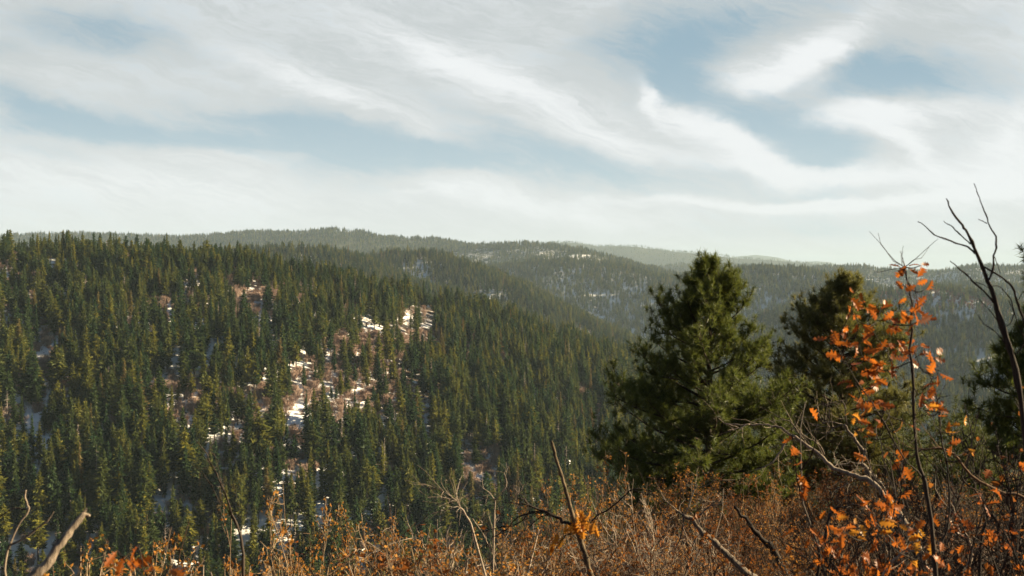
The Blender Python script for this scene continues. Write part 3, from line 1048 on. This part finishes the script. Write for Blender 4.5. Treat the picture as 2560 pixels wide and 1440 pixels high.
# shrubs that stand out along the bottom
place_shrub('gold', 375, 1285, 9.0, 'golden budded twig shrub left of the tall dark bare sapling, behind the oak sprig', None)
place_shrub('gold', 655, 1225, 10.0, 'tall golden twig shrub standing just right of the dark bare sapling', None)
place_shrub('gold', 760, 1290, 11.0, 'grey stemmed golden shrub in the gap between two taller golden shrubs', None)
place_shrub('gold', 960, 1235, 13.0, 'dense golden shrub with the brightest leaves, below the snowy gap', None)
place_shrub('gold', 1050, 1310, 12.0, 'low bright golden shrub leaning against its taller golden neighbour', None)
place_shrub('gold', 1455, 1180, 17.0, 'upright golden leaved shrub right behind the broken snag', None)
place_shrub('gold', 1385, 1215, 18.0, 'round golden orange shrub just left of the broken snag', None)
place_shrub('rust', 1620, 1290, 13.0, 'rust red leaved shrub on a dark stem, below the big pine', None)
place_shrub('bare', 1650, 1210, 12.0, 'pale bare twiggy shrub bowing in front of the big pine trunk', None)

place_shrub('oak', 2190, 1040, 6.6, 'orange leaved oak shrub filling the space left of the oak sapling stem')
place_shrub('oak', 2420, 1120, 6.2, 'orange leaved oak shrub low between the oak sapling and the right edge')
place_shrub('oak', 2120, 1210, 5.6, 'low oak shrub with orange leaves left of the foot of the oak sapling', width=.6)
for px, py, d, w in ((2400, 1000, 9.5, 'between the oak sapling and the bare dark sapling'), (2525, 960, 8.0, 'tallest of them, at the foot of the right edge pine'), (2300, 1040, 10.5, 'straight behind the oak sapling stem'),
                     (2480, 1110, 7.0, 'under the bare dark sapling'), (2560, 1060, 6.2, 'cut by the right edge of the photo'), (2220, 1130, 9.0, 'just left of the oak sapling stem'),
                     (2360, 1200, 6.4, 'just right of the oak sapling foot'), (2090, 1180, 10.0, 'beside the crooked dead trunk'), (2440, 1230, 5.4, 'lowest of them, in the lower right corner')):
    place_shrub('dark', px, py, d, 'dark leafless shrub ' + w, 'dark shrubs of the lower right tangle')

# the thicket, row behind row
rr = random.Random(77)
shrub_items = []
SBANDS = [(-999, 'by the broken limb'), (250, 'by the oak sprig'), (450, 'by the dark sprout'), (720, 'below the golden shrubs'), (930, 'by the brightest golden shrub'), (1120, 'below the pale dead sprouts'),
          (1340, 'at the broken snag'), (1520, 'below the big pine boughs'), (1720, 'below the big pine trunk'), (1900, 'at the leaning dead trunk'), (2120, 'left of the oak sapling'), (2290, 'behind the oak sapling'), (2420, 'by the right edge')]
rows = [(7.0, -60, 2640, 120, 1420), (9.0, -60, 2640, 110, 1385), (11.5, 820, 2640, 95, 1345), (14.5, 860, 2640, 85, 1320), (18, 1250, 2640, 75, 1275), (22, 1500, 2640, 68, 1235), (27, 1560, 2640, 62, 1200), (33, 1640, 2640, 66, 1170), (40, 1800, 2640, 70, 1150)]
for d, x0, x1, step, ytop in rows:
    px = x0 + rr.uniform(0, step)
    while px < x1:
        left = max(0, (900 - px) / 900)
        key = rr.choices(['gold', 'rust', 'bare', 'brown'], [1.6, .25, .2, .3] if px < 1150 else ([.7, .9, .4, 1.2] if d < 20 else [1.0, .6, .4, 1.0]))[0]
        grp = {'gold': 'golden twig shrubs of the thicket', 'rust': 'rust leaved shrubs of the thicket', 'bare': 'bare pale shrubs of the thicket', 'brown': 'brown twiggy shrubs of the thicket'}[key]
        lab = {'gold': 'golden budded shrub,', 'rust': 'rust leaved shrub,', 'bare': 'pale bare shrub,', 'brown': 'brown twiggy shrub,'}[key]
        py = ytop + rr.gauss(-10, 36) + left * 50
        o = place_shrub(key, px, py, d * rr.uniform(.93, 1.07), None, grp, width=1.25)
        shrub_items.append((lab + (' front' if d < 10 else ' middle' if d < 20 else ' back') + ' row ' + [b for b in SBANDS if px >= b[0]][-1][1], px, py, o))
        px += step * rr.uniform(.7, 1.35)
tell_apart(shrub_items)


def poly(pts, d, dd=0.0, ox=0.0, oy=0.0, k=1.0):
    """a drawn run of pixels as points in space, distance d drifting by dd"""
    n = len(pts)
    return np.array([P(ox + a / k, oy + b / k, d + dd * i / max(1, n - 1)) for i, (a, b) in enumerate(pts)])


def refine(pts, n=3, jit=0.0, rs=None):
    """smooth a drawn run and roughen it a little"""
    pts = np.asarray(pts, float)
    seg = np.linalg.norm(np.diff(pts, axis=0), axis=1) + 1e-9
    vel = np.diff(pts, axis=0) / seg[:, None]
    tg = np.empty_like(pts)
    tg[0], tg[-1] = vel[0], vel[-1]
    for i in range(1, len(pts) - 1):
        tg[i] = (vel[i - 1] * seg[i] + vel[i] * seg[i - 1]) / (seg[i] + seg[i - 1])
    out = []
    for i in range(len(pts) - 1):
        m0, m1 = tg[i] * seg[i], tg[i + 1] * seg[i]
        for s in range(n):
            u = s / n
            u2, u3 = u * u, u ** 3
            out.append(pts[i] * (2 * u3 - 3 * u2 + 1) + m0 * (u3 - 2 * u2 + u) + pts[i + 1] * (3 * u2 - 2 * u3) + m1 * (u3 - u2))
    out.append(pts[-1])
    out = np.array(out)
    if jit and rs is not None: out[1:-1] += rs.normal(0, jit, out[1:-1].shape)
    return out


def limb(mb, pts, ra, rb, sides=6, jit=0.0, seed=1, n=3, knots=0.12):
    rs = np.random.RandomState(seed)
    p = refine(pts, n, jit, rs)
    r = np.linspace(ra, rb, len(p)) * (1 + rs.normal(0, knots, len(p)))
    mb.tube(p, r, sides)
    return p


def to_ground(p, lean=(0, 0)):
    """a point on the ground below p, to root a stem"""
    x, y = p[0] + lean[0], p[1] + lean[1]
    return np.array((x, y, ground(x, y) - .05))


def twiglets(mb, pts, rs, n, L, r=.002):
    for _ in range(n):
        i = rs.randint(1, len(pts))
        e = pts[i] - pts[i - 1]
        e = e / (np.linalg.norm(e) + 1e-9) * .7 + rs.normal(0, .6, 3)
        w = wander(rs, pts[i], e, L * rs.uniform(.4, 1.2), 4, .22, .05)
        mb.tube(w, np.linspace(r, r * .5, len(w)), 3, False)


def made(name, parts, label, cat, group=None):
    o = empty(name, (0, 0, 0))
    for nm, mb, mat, sm in parts: link(nm, mb.mesh(nm, mat, sm), o)
    # put the Empty at the base of its lowest part
    zs = [(c.data.vertices[0].co[2], c) for c in o.children]
    base = min((np.array(v.co) for c in o.children for v in c.data.vertices), key=lambda q: q[2])
    o.location = base
    for c in o.children: c.data.transform(__import__('mathutils').Matrix.Translation(-Vector(base)))
    return tag(o, label, cat, group)


# oak sapling with orange leaves
def oak_sapling():
    rs = np.random.RandomState(21)
    D = 5.0
    wood, leaves, yellow = MB(), MB(), MB()
    root = to_ground(P(2345, 1560, D))
    main = np.vstack(([root], poly([(2339, 1440), (2317, 1232), (2293, 1137), (2286, 1045), (2281, 930), (2277, 850), (2279, 780), (2270, 715), (2262, 668)], D)))
    second = poly([(2339, 1400), (2367, 1327), (2370, 1186), (2352, 1080), (2345, 1000), (2320, 930)], D, .15)
    third = poly([(2310, 1200), (2250, 1130), (2190, 1020), (2140, 950), (2115, 905)], D, -.25)
    nodes = []
    for pts, ra, rb in ((main, .017, .0035), (second, .008, .003), (third, .007, .0025)):
        p = limb(wood, pts, ra * .75, rb * .8, 6, .004, 3)
        nodes += [(q, 0) for q in p[3:]]
    Z = [(820, 475), (910, 460), (800, 540), (880, 570), (930, 585), (570, 620), (610, 640), (630, 685), (545, 680), (570, 715), (590, 765), (700, 690), (790, 680), (895, 680), (650, 770), (720, 740), (780, 760), (840, 730), (890, 750),
         (820, 790), (450, 830), (500, 800), (540, 830), (470, 870), (530, 870), (590, 850), (510, 920), (545, 965), (700, 890), (740, 890), (800, 890), (850, 870), (880, 900), (930, 890), (960, 900), (980, 920), (760, 945), (830, 930),
         (650, 950), (640, 1000), (690, 990), (740, 1000), (570, 1060), (600, 1080), (650, 1090), (690, 1060), (570, 1130), (980, 1020), (1000, 1000), (990, 1080), (920, 1100), (940, 1150), (930, 1205), (620, 1160), (660, 1180),
         (720, 1170), (750, 1200), (545, 1230), (600, 1310), (680, 1280), (680, 1330), (820, 1260), (1040, 1180), (1040, 1220), (1070, 1280), (1120, 1290), (1060, 1390), (1150, 1410)]
    pts = [(1860 + a / 2.057, 440 + b / 2.057) for a, b in Z]
    pts += [(2130, 1290), (2145, 1320), (2160, 1350), (2200, 1330), (2240, 1310), (2110, 1330), (2180, 1270), (2230, 1270), (2290, 1320), (2300, 1350), (2290, 1400), (2350, 1380), (2330, 1345)]
    T = [P(a, b, D + rs.normal(0, .16)) for a, b in pts]
    left = sorted(range(len(T)), key=lambda i: min(np.linalg.norm(T[i] - q) for q, _ in nodes))
    for i in left:
        t = T[i]
        below = [(np.linalg.norm(t - q) + max(0, q[2] - t[2]) * 2.5, q) for q, _ in nodes]
        q = min(below, key=lambda e: e[0])[1]
        mid = (q + t) / 2 + rs.normal(0, .012, 3) + np.array((0, 0, -.02))
        p = refine([q, mid, t], 4)
        wood.tube(p, np.linspace(.0032, .0018, len(p)), 4, False)
        nodes += [(p[len(p) // 2], 0), (t, 0)]
        for k in range(rs.choice((2, 2, 3, 4))):
            a = rs.normal(0, 1, 3) * np.array((1.0, .7, .7)) + np.array((0, 0, -.15))
            up = rs.normal(0, .6, 3) + np.array((0, -.8, .4))
            px = pts[i]
            tgt = yellow if px[1] > 1000 and rs.rand() < .42 else leaves
            oak_leaf(tgt, rs, t + rs.normal(0, .012, 3), a, up, rs.uniform(.042, .085))
    twiglets(wood, main[2:], rs, 26, .22, .0022)
    twiglets(wood, second, rs, 14, .25, .0022)
    made('oak_sapling', [('stem', wood, M['dark_twig'], True), ('orange_leaves', leaves, M['oak_leaf'], False), ('yellow_leaves', yellow, M['oak_yellow'], False)],
         'slim oak sapling with sparse orange lobed leaves in front of the second pine', 'oak sapling')


oak_sapling()


def bare_dark():
    k = 2.057
    D = 4.6
    mb = MB()
    rs = np.random.RandomState(5)

    def z(p): return poly(p, D, 0, 1860, 440, k)
    main = z([(1420, 1130), (1380, 930), (1330, 780), (1290, 640), (1255, 540), (1215, 440), (1185, 370), (1140, 280), (1110, 240), (1060, 170), (1040, 115)])
    main = np.vstack(([to_ground(main[0], (.12, .05))], main))
    limb(mb, main, .016, .0028, 7, .0015, 2)
    for p, ra, rb in (([(1190, 400), (1150, 365), (1090, 345), (1010, 315), (965, 290), (930, 255), (893, 235)], .005, .0022), ([(1165, 350), (1120, 310), (1085, 275), (1055, 250), (1028, 232)], .004, .002),
                      ([(1255, 540), (1280, 480), (1285, 410), (1298, 370), (1295, 310), (1265, 260), (1245, 200), (1215, 130), (1200, 80), (1183, 38)], .0055, .0018), ([(1250, 245), (1225, 232), (1205, 222)], .0025, .0015),
                      ([(1285, 650), (1230, 590), (1175, 540), (1130, 495), (1090, 460), (1060, 437)], .0055, .0022), ([(1190, 545), (1230, 560), (1270, 585)], .002, .0015),
                      ([(1220, 460), (1290, 500), (1350, 540), (1390, 590), (1410, 660), (1440, 740), (1460, 800)], .004, .007), ([(1408, 640), (1425, 610), (1445, 590)], .002, .0012),
                      ([(1330, 780), (1370, 760), (1330, 580), (1290, 565), (1260, 570)], .003, .0015), ([(1380, 930), (1440, 860), (1410, 760), (1360, 640)], .004, .0015), ([(1340, 800), (1270, 700), (1205, 630)], .003, .0012),
                      ([(1285, 410), (1300, 450), (1318, 500)], .002, .0012), ([(1370, 900), (1290, 800), (1235, 760), (1190, 700)], .0035, .0014)):
        limb(mb, z(p), ra, rb, 5, .0012, 7)
    made('bare_dark_sapling', [('stem', mb, M['dark_twig'], True)], 'leaning leafless dark sapling with forked branches rising against the sky', 'bare sapling')


bare_dark()


def dead_limb_left():
    k = 2.844
    mb, th = MB(), MB()
    D = 3.6

    def z(p, d=D, dd=0.0): return poly(p, d, dd, 0, 940, k)
    main = z([(240, 1422), (330, 1340), (410, 1220), (480, 1130), (545, 1040), (600, 975)], D, .1)
    d0 = (main[0] - main[2]) / np.linalg.norm(main[0] - main[2])
    start = main[0] + d0 * .9
    start[2] = min(start[2], ground(start[0], start[1]) - .05)
    limb(mb, np.vstack(([start], main)), .021, .011, 10, .0015, 4, 4, .06)
    limb(mb, z([(590, 1000), (618, 988), (637, 990)], D + .1), .009, .006, 6, .001, 5)
    limb(mb, z([(595, 985), (605, 960), (612, 942)], D + .1), .008, .003, 6, .001, 6)
    limb(mb, z([(430, 1210), (412, 1190), (404, 1165)], D + .05), .009, .005, 6, .001, 6)
    made('broken_limb', [('limb', mb, M['deadwood'], True)], 'thick weathered grey broken limb slanting up at the lower left', 'dead branch')
    D = 4.4
    p = z([(70, 1202), (160, 1160), (270, 1080), (340, 1030), (383, 963)], D)
    limb(th, p, .006, .0025, 5, .001, 7)
    q = z([(40, 1450), (35, 1350), (60, 1230), (110, 1100), (165, 1010), (205, 955), (190, 900), (178, 860), (185, 812)], D)
    q = np.vstack(([to_ground(q[0])], q))
    limb(th, q, .006, .003, 5, .001, 8)
    limb(th, z([(200, 950), (110, 940), (30, 980), (-40, 1030)], D), .004, .002, 5, .001, 9)
    limb(th, z([(60, 1230), (66, 1215), (70, 1202)], D), .006, .006, 5, .001, 9)
    made('bare_sprout', [('stem', th, M['deadwood'], True)], 'thin bare pale sprout at the left edge, behind the thick broken limb', 'bare sapling')


dead_limb_left()


def oak_sprig():
    k = 2.844
    rs = np.random.RandomState(31)
    D = 3.3
    wood, leaves, yellow = MB(), MB(), MB()
    base = to_ground(P(400, 1900, D))
    Z = [(835, 1240, 0), (890, 1275, 0), (985, 1200, 0), (1015, 1300, 0), (1000, 1340, 0), (1080, 1350, 0), (1160, 1400, 1), (1200, 1370, 0), (910, 1355, 0), (1120, 1410, 1), (1430, 1415, 0)]
    hub = P(395, 1500, D)
    limb(wood, [base, (base + hub) / 2 + np.array((.03, .02, 0)), hub], .006, .004, 5)
    for a, b, yel in Z:
        t = P(a / k, 940 + b / k, D + rs.normal(0, .05))
        p = refine([hub, (hub + t) / 2 + rs.normal(0, .01, 3), t], 4)
        wood.tube(p, np.linspace(.003, .0015, len(p)), 4, False)
        oak_leaf(yellow if yel else leaves, rs, t, rs.normal(0, 1, 3) * np.array((1, .6, .5)), rs.normal(0, .5, 3) + np.array((0, -.8, .5)), rs.uniform(.055, .08))
    made('oak_sprig', [('stem', wood, M['dark_twig'], True), ('orange_leaves', leaves, M['oak_leaf'], False), ('yellow_leaves', yellow, M['oak_yellow'], False)],
         'small oak sprig with a few big orange leaves at the bottom left', 'oak sprig')


oak_sprig()


def tall_sprout():
    k = 2.844
    rs = np.random.RandomState(41)
    mb = MB()
    D = 8.5

    def z(p): return poly(p, D, 0, 0, 940, k)
    main = z([(1730, 1422), (1720, 1200), (1700, 1100), (1650, 980), (1600, 830), (1540, 700), (1470, 560), (1395, 458)])
    main = np.vstack((main[::-1], [to_ground(main[0])]))[::-1]
    a = limb(mb, main, .016, .003, 5, .003, 3)
    for p, ra in (([(1690, 1080), (1620, 960), (1560, 900), (1510, 800), (1435, 675)], .006), ([(1540, 700), (1500, 640), (1430, 550)], .004), ([(1600, 830), (1560, 700), (1530, 570)], .004), ([(1640, 960), (1700, 960), (1680, 860), (1660, 780)], .003)):
        b = limb(mb, z(p), ra, .0022, 4, .003, 6)
        twiglets(mb, b, rs, 5, .18)
    twiglets(mb, a[8:], rs, 16, .28)
    made('bare_dark_sprout', [('stem', mb, M['dark_twig'], True)], 'tall thin dark leafless sprout between two golden shrubs, reaching up over the forest', 'bare sapling')


tall_sprout()


def centre_snag():
    k = 2.844
    rs = np.random.RandomState(51)
    D = 7.5

    def z(p, d=D, dd=0.0): return poly(p, d, dd, 800, 940, k)
    trunk = z([(1930, 1450), (1890, 1280), (1850, 1160), (1800, 1000), (1760, 860), (1720, 720), (1680, 600), (1650, 480)])
    root = to_ground(trunk[0], (.1, .05))
    a, br, lv = MB(), MB(), MB()
    limb(a, np.vstack(([root], trunk)), .024, .0105, 9, .003, 2, 4, .14)
    limb(a, z([(1650, 485), (1648, 470), (1654, 462)]), .016, .004, 7, .002, 3)
    for p, ra, rb in (([(1815, 1060), (1740, 1045), (1690, 1012), (1590, 960), (1500, 928), (1440, 870), (1425, 862)], .019, .007), ([(1500, 928), (1400, 905), (1290, 895)], .008, .004),
                      ([(1590, 960), (1540, 975), (1470, 978), (1390, 1020), (1330, 1090), (1230, 1150), (1185, 1215)], .010, .004), ([(1720, 1030), (1640, 985), (1560, 965), (1490, 975), (1400, 1050), (1300, 1070), (1100, 1110), (1010, 1120)], .009, .003),
                      ([(1690, 1012), (1620, 985), (1560, 1010), (1480, 1080), (1430, 1120), (1380, 1190)], .007, .003), ([(1730, 900), (1690, 885), (1640, 950), (1600, 965)], .006, .004), ([(1425, 865), (1380, 860), (1350, 840)], .005, .003),
                      ([(1845, 1140), (1900, 1080), (1960, 1000), (2060, 940), (2140, 870), (2230, 810), (2330, 812), (2400, 850)], .010, .005), ([(1960, 1000), (1990, 930), (2010, 860)], .005, .002), ([(2230, 812), (2320, 830), (2440, 900), (2530, 960)], .006, .003),
                      ([(1840, 1120), (1780, 1120), (1700, 1200), (1640, 1290)], .005, .003), ([(1880, 1280), (1960, 1260), (2050, 1220)], .006, .003)):
        b = limb(br, z(p), ra * .72, rb * .72, 6, .005, int(ra * 1e4) + len(p))
        twiglets(br, b, rs, 7, .22)
    for i in range(26):
        c = z([(rs.uniform(1760, 1960), rs.uniform(950, 1060))])[0] + np.array((0, rs.normal(0, .06), 0))
        oak_leaf(lv, rs, c, np.array((rs.normal(0, .35) - .15, rs.normal(0, .3), -1)), rs.normal(0, .7, 3) + np.array((0, -.7, 0)), rs.uniform(.07, .12))
    for x0, y0 in ((1690, 1110), (1665, 1160), (1655, 1190), (1725, 1130)):
        oak_leaf(lv, rs, z([(x0, y0)])[0], np.array((-.2, 0, -1)), np.array((.3, -.9, 0)), .10)
    made('broken_snag', [('trunk', a, M['lichen_wood'], True), ('branches', br, M['dark_twig'], True), ('leaves', lv, M['oak_yellow'], False)],
         'broken lichened snag with arching dark branches and hanging yellow leaves, left of the big pine', 'dead tree')
    mb = MB()
    D = 11.0
    b0 = to_ground(P(1236, 1400, D))
    fork = poly([(1240, 1000), (1245, 880)], D, 0, 800, 940, k)
    p = limb(mb, np.vstack(([b0], fork)), .012, .007, 5, .004, 3)
    for q in ([(1245, 880), (1200, 825), (1150, 790)], [(1245, 880), (1300, 820), (1370, 780), (1440, 800)], [(1290, 830), (1330, 760), (1310, 690)], [(1370, 782), (1420, 830), (1450, 770)], [(1205, 830), (1170, 870), (1120, 880)]):
        b = limb(mb, poly(q, D, 0, 800, 940, k), .006, .003, 5, .004, 4)
        twiglets(mb, b, rs, 5, .2)
    made('forked_dead_sprout', [('stem', mb, M['twig_pale'], True)], 'pale Y-forked dead sprout left of the broken snag', 'dead shrub')
    mb = MB()
    D = 10.0
    q = poly([(1075, 1050), (1020, 960), (970, 890), (880, 820)], D, 0, 800, 940, k)
    p = limb(mb, np.vstack(([to_ground(q[0], (.15, 0))], q)), .013, .003, 5, .004, 5)
    twiglets(mb, p[6:], rs, 24, .4, .0028)
    for r in ([(1000, 930), (930, 950), (840, 965)], [(970, 890), (900, 870), (815, 858)]):
        b = limb(mb, poly(r, D, 0, 800, 940, k), .005, .002, 4, .004, 6)
        twiglets(mb, b, rs, 8, .22)
    made('dead_sprout', [('stem', mb, M['twig_pale'], True)], 'pale crooked dead sprout fanning leftwards over the golden shrubs', 'dead shrub')


centre_snag()


def leaning_deadwood():
    k = 2.844
    rs = np.random.RandomState(61)

    def z(p, d, dd=0.0): return poly(p, d, dd, 1660, 940, k)
    mb = MB()
    a = z([(1640, 930), (1610, 890), (1560, 840), (1500, 770), (1400, 720), (1290, 690), (1190, 640), (1130, 580), (1040, 510), (930, 435), (840, 375), (740, 352), (610, 345), (480, 350), (410, 320)], 9.0, .6)
    a = np.vstack(([to_ground(a[0], (.5, -.3))], a))
    pa = limb(mb, a, .030, .004, 8, .006, 3, 4)
    for q, ra in (([(930, 440), (860, 480), (820, 560), (760, 620), (650, 670)], .012), ([(1040, 510), (1000, 440), (900, 330), (770, 265)], .007), ([(1140, 560), (1080, 470), (1010, 435), (930, 435)], .008), ([(1210, 650), (1260, 630), (1330, 615), (1400, 620)], .008),
                  ([(610, 345), (560, 365), (480, 370)], .005), ([(1290, 690), (1330, 700), (1300, 780), (1240, 790)], .006)):
        b = limb(mb, z(q, 9.4), ra, .003, 5, .006, 5)
        twiglets(mb, b, rs, 8, .3, .003)
    twiglets(mb, pa[12:], rs, 30, .3, .003)
    made('leaning_dead_trunk', [('trunk', mb, M['deadwood'], True)], 'long leaning dead trunk with bent side branches, right of the big pine trunk', 'dead tree')
    mb = MB()
    a = z([(1560, 800), (1500, 740), (1450, 680), (1400, 600), (1430, 540), (1380, 500), (1340, 420), (1280, 345)], 11.0)
    a = np.vstack(([to_ground(a[0], (.3, 0))], a))
    limb(mb, a, .034, .014, 8, .008, 4, 4)
    for q in ([(1270, 345), (1180, 330), (1110, 345), (1060, 350)], [(1270, 345), (1200, 370), (1150, 360)], [(1180, 330), (1175, 230), (1180, 190)], [(1130, 340), (1100, 290), (1080, 280)], [(1300, 345), (1260, 180), (1200, 190), (1110, 200)], [(1220, 360), (1180, 400), (1130, 410)]):
        b = limb(mb, z(q, 11.0), .007, .003, 5, .006, 6)
        twiglets(mb, b, rs, 7, .3, .003)
    made('crooked_dead_trunk', [('trunk', mb, M['deadwood'], True)], 'short crooked dead trunk with white twisted twigs, behind the leaning dead trunk', 'dead tree')
    mb = MB()
    a = z([(640, 1440), (560, 1380), (480, 1300), (400, 1220), (330, 1160), (260, 1100), (200, 1020), (130, 990)], 8.5)
    a = np.vstack(([to_ground(a[0], (.4, -.1))], a))
    p = limb(mb, a, .036, .018, 8, .004, 6, 4)
    for q in ([(130, 990), (60, 930), (-10, 870)], [(135, 1000), (125, 1120), (75, 1260), (95, 1422)], [(150, 985), (220, 800), (235, 770)], [(215, 1020), (320, 930), (370, 890)]):
        b = limb(mb, z(q, 8.5), .008, .003, 5, .004, 7)
        twiglets(mb, b, rs, 8, .25, .003)
    made('snapped_dead_trunk', [('trunk', mb, M['deadwood'], True)], 'snapped grey dead trunk slanting out of the thicket below the big pine', 'dead tree')
    mb = MB()
    a = z([(740, 1200), (720, 1180), (640, 1100), (580, 1010), (500, 930)], 10.0)
    a = np.vstack(([to_ground(a[0], (.3, -.1))], a))
    p = limb(mb, a, .035, .013, 7, .006, 8, 4)
    twiglets(mb, p[8:], rs, 10, .3, .003)
    made('dark_dead_limb', [('limb', mb, M['dark_twig'], True)], 'dark dead limb slanting in the thicket between two pale dead trunks', 'dead branch')
    for nm, pts, d, lab, mat in (
            ('bent_branch', [(1180, 1000), (1200, 970), (1250, 930), (1320, 920), (1390, 918)], 7.5, 'dark bent branch hooking over the rust leaved thicket', 'dark_twig'),
            ('bleached_branch', [(1570, 1422), (1600, 1370), (1640, 1300), (1700, 1250), (1760, 1240)], 6.0, 'pale mottled branch at the bottom beside the oak sapling stem', 'deadwood'),
            ('crooked_branch', [(2160, 1400), (2190, 1250), (2160, 1150), (2120, 1060), (2070, 980)], 6.5, 'pale crooked branch right of the oak sapling', 'twig_pale'),
            ('rising_branch', [(2250, 1422), (2260, 1150), (2300, 990), (2240, 850), (2130, 740), (2130, 650)], 7.0, 'dark rising branch with a kinked top near the right edge', 'dark_twig'),
            ('sweeping_branch', [(2560, 860), (2440, 840), (2300, 780), (2130, 640), (2000, 520), (1900, 505), (1750, 560), (1650, 575)], 6.5, 'long thin sweeping branch crossing behind the oak sapling', 'twig_red')):
        mb = MB()
        a = z(pts, d)
        a = np.vstack(([to_ground(a[0], (.15, .1))], a))
        p = limb(mb, a, .014, .004, 6, .005, 9)
        twiglets(mb, p[4:], rs, 12, .3, .003)
        made(nm, [('stem', mb, M[mat], True)], lab, 'dead branch')


leaning_deadwood()


# ------------------------------------------------------------------ juniper bushes behind the sapling
def juniper(px, py, d, seed, lab, rad):
    rs = np.random.RandomState(seed)
    top = P(px, py, d)
    z0 = ground(top[0], top[1])
    H = top[2] - z0
    w, lv = MB(), MB()
    for s in range(16):
        az, sp = rs.uniform(0, 6.28), rs.uniform(.1, 1) * rad / H
        p = wander(rs, (0, 0, -.1), (math.cos(az) * sp, math.sin(az) * sp, 1), H * rs.uniform(.7, 1), 8, .1)
        w.tube(p, np.linspace(.03, .006, len(p)), 4, False)
        for k in range(42):
            i = rs.randint(2, len(p))
            c = p[i] + rs.normal(0, .20, 3)
            n = 16
            dirs = rs.normal(0, 1, (n, 3)) + np.array((0, 0, .7))
            dirs /= np.linalg.norm(dirs, axis=1)[:, None]
            sd = np.cross(dirs, rs.normal(0, 1, (n, 3)))
            sd /= np.linalg.norm(sd, axis=1)[:, None]
            b = c + rs.normal(0, .03, (n, 3))
            lv.add(np.stack((b - sd * .012, b + sd * .012, b + dirs * .13), 1).reshape(-1, 3), np.arange(3 * n).reshape(-1, 3))
    o = empty('juniper_bush', (top[0], top[1], z0))
    link('stems', w.mesh('stems', M['pine_bark']), o)
    link('foliage', lv.mesh('foliage', M['juniper']), o)
    tag(o, lab, 'bush')


juniper(2400, 985, 30, 1, 'green juniper bush between the oak sapling and the right edge pine', 1.6)
juniper(2300, 1000, 33, 2, 'green juniper bush directly behind the oak sapling leaves', 1.5)
juniper(2480, 1030, 28, 3, 'low green juniper bush at the foot of the right edge pine', 1.3)
juniper(1960, 1120, 36, 4, 'green juniper bush between the two tall pines', 1.5)


# ------------------------------------------------------------------ haze
def haze():
    mb = MB()
    s, zb, zt = 20500, -300, 330
    v = [(-s, -s, zb), (s, -s, zb), (s, s, zb), (-s, s, zb), (-s, -s, zt), (s, -s, zt), (s, s, zt), (-s, s, zt)]
    mb.add(v, None, [(3, 2, 1, 0), (4, 5, 6, 7), (0, 1, 5, 4), (1, 2, 6, 5), (2, 3, 7, 6), (3, 0, 4, 7)])
    m, nt, out = new_mat('haze')
    pv = nt.nodes.new('ShaderNodeVolumePrincipled')
    pv.inputs['Color'].default_value = (.56, .70, .82, 1)
    pv.inputs['Density'].default_value = HAZE
    pv.inputs['Anisotropy'].default_value = .0
    pv.inputs['Density Attribute'].default_value = ''
    nt.links.new(pv.outputs[0], out.inputs['Volume'])
    m.cycles.homogeneous_volume = True
    o = link('haze', mb.mesh('haze', m))
    tag(o, 'thin pale haze over the distant hills', 'haze', kind='stuff')


HAZE = 0.55e-4
haze()
print('trees', len(TX), 'terrain min', ground(0, 300))
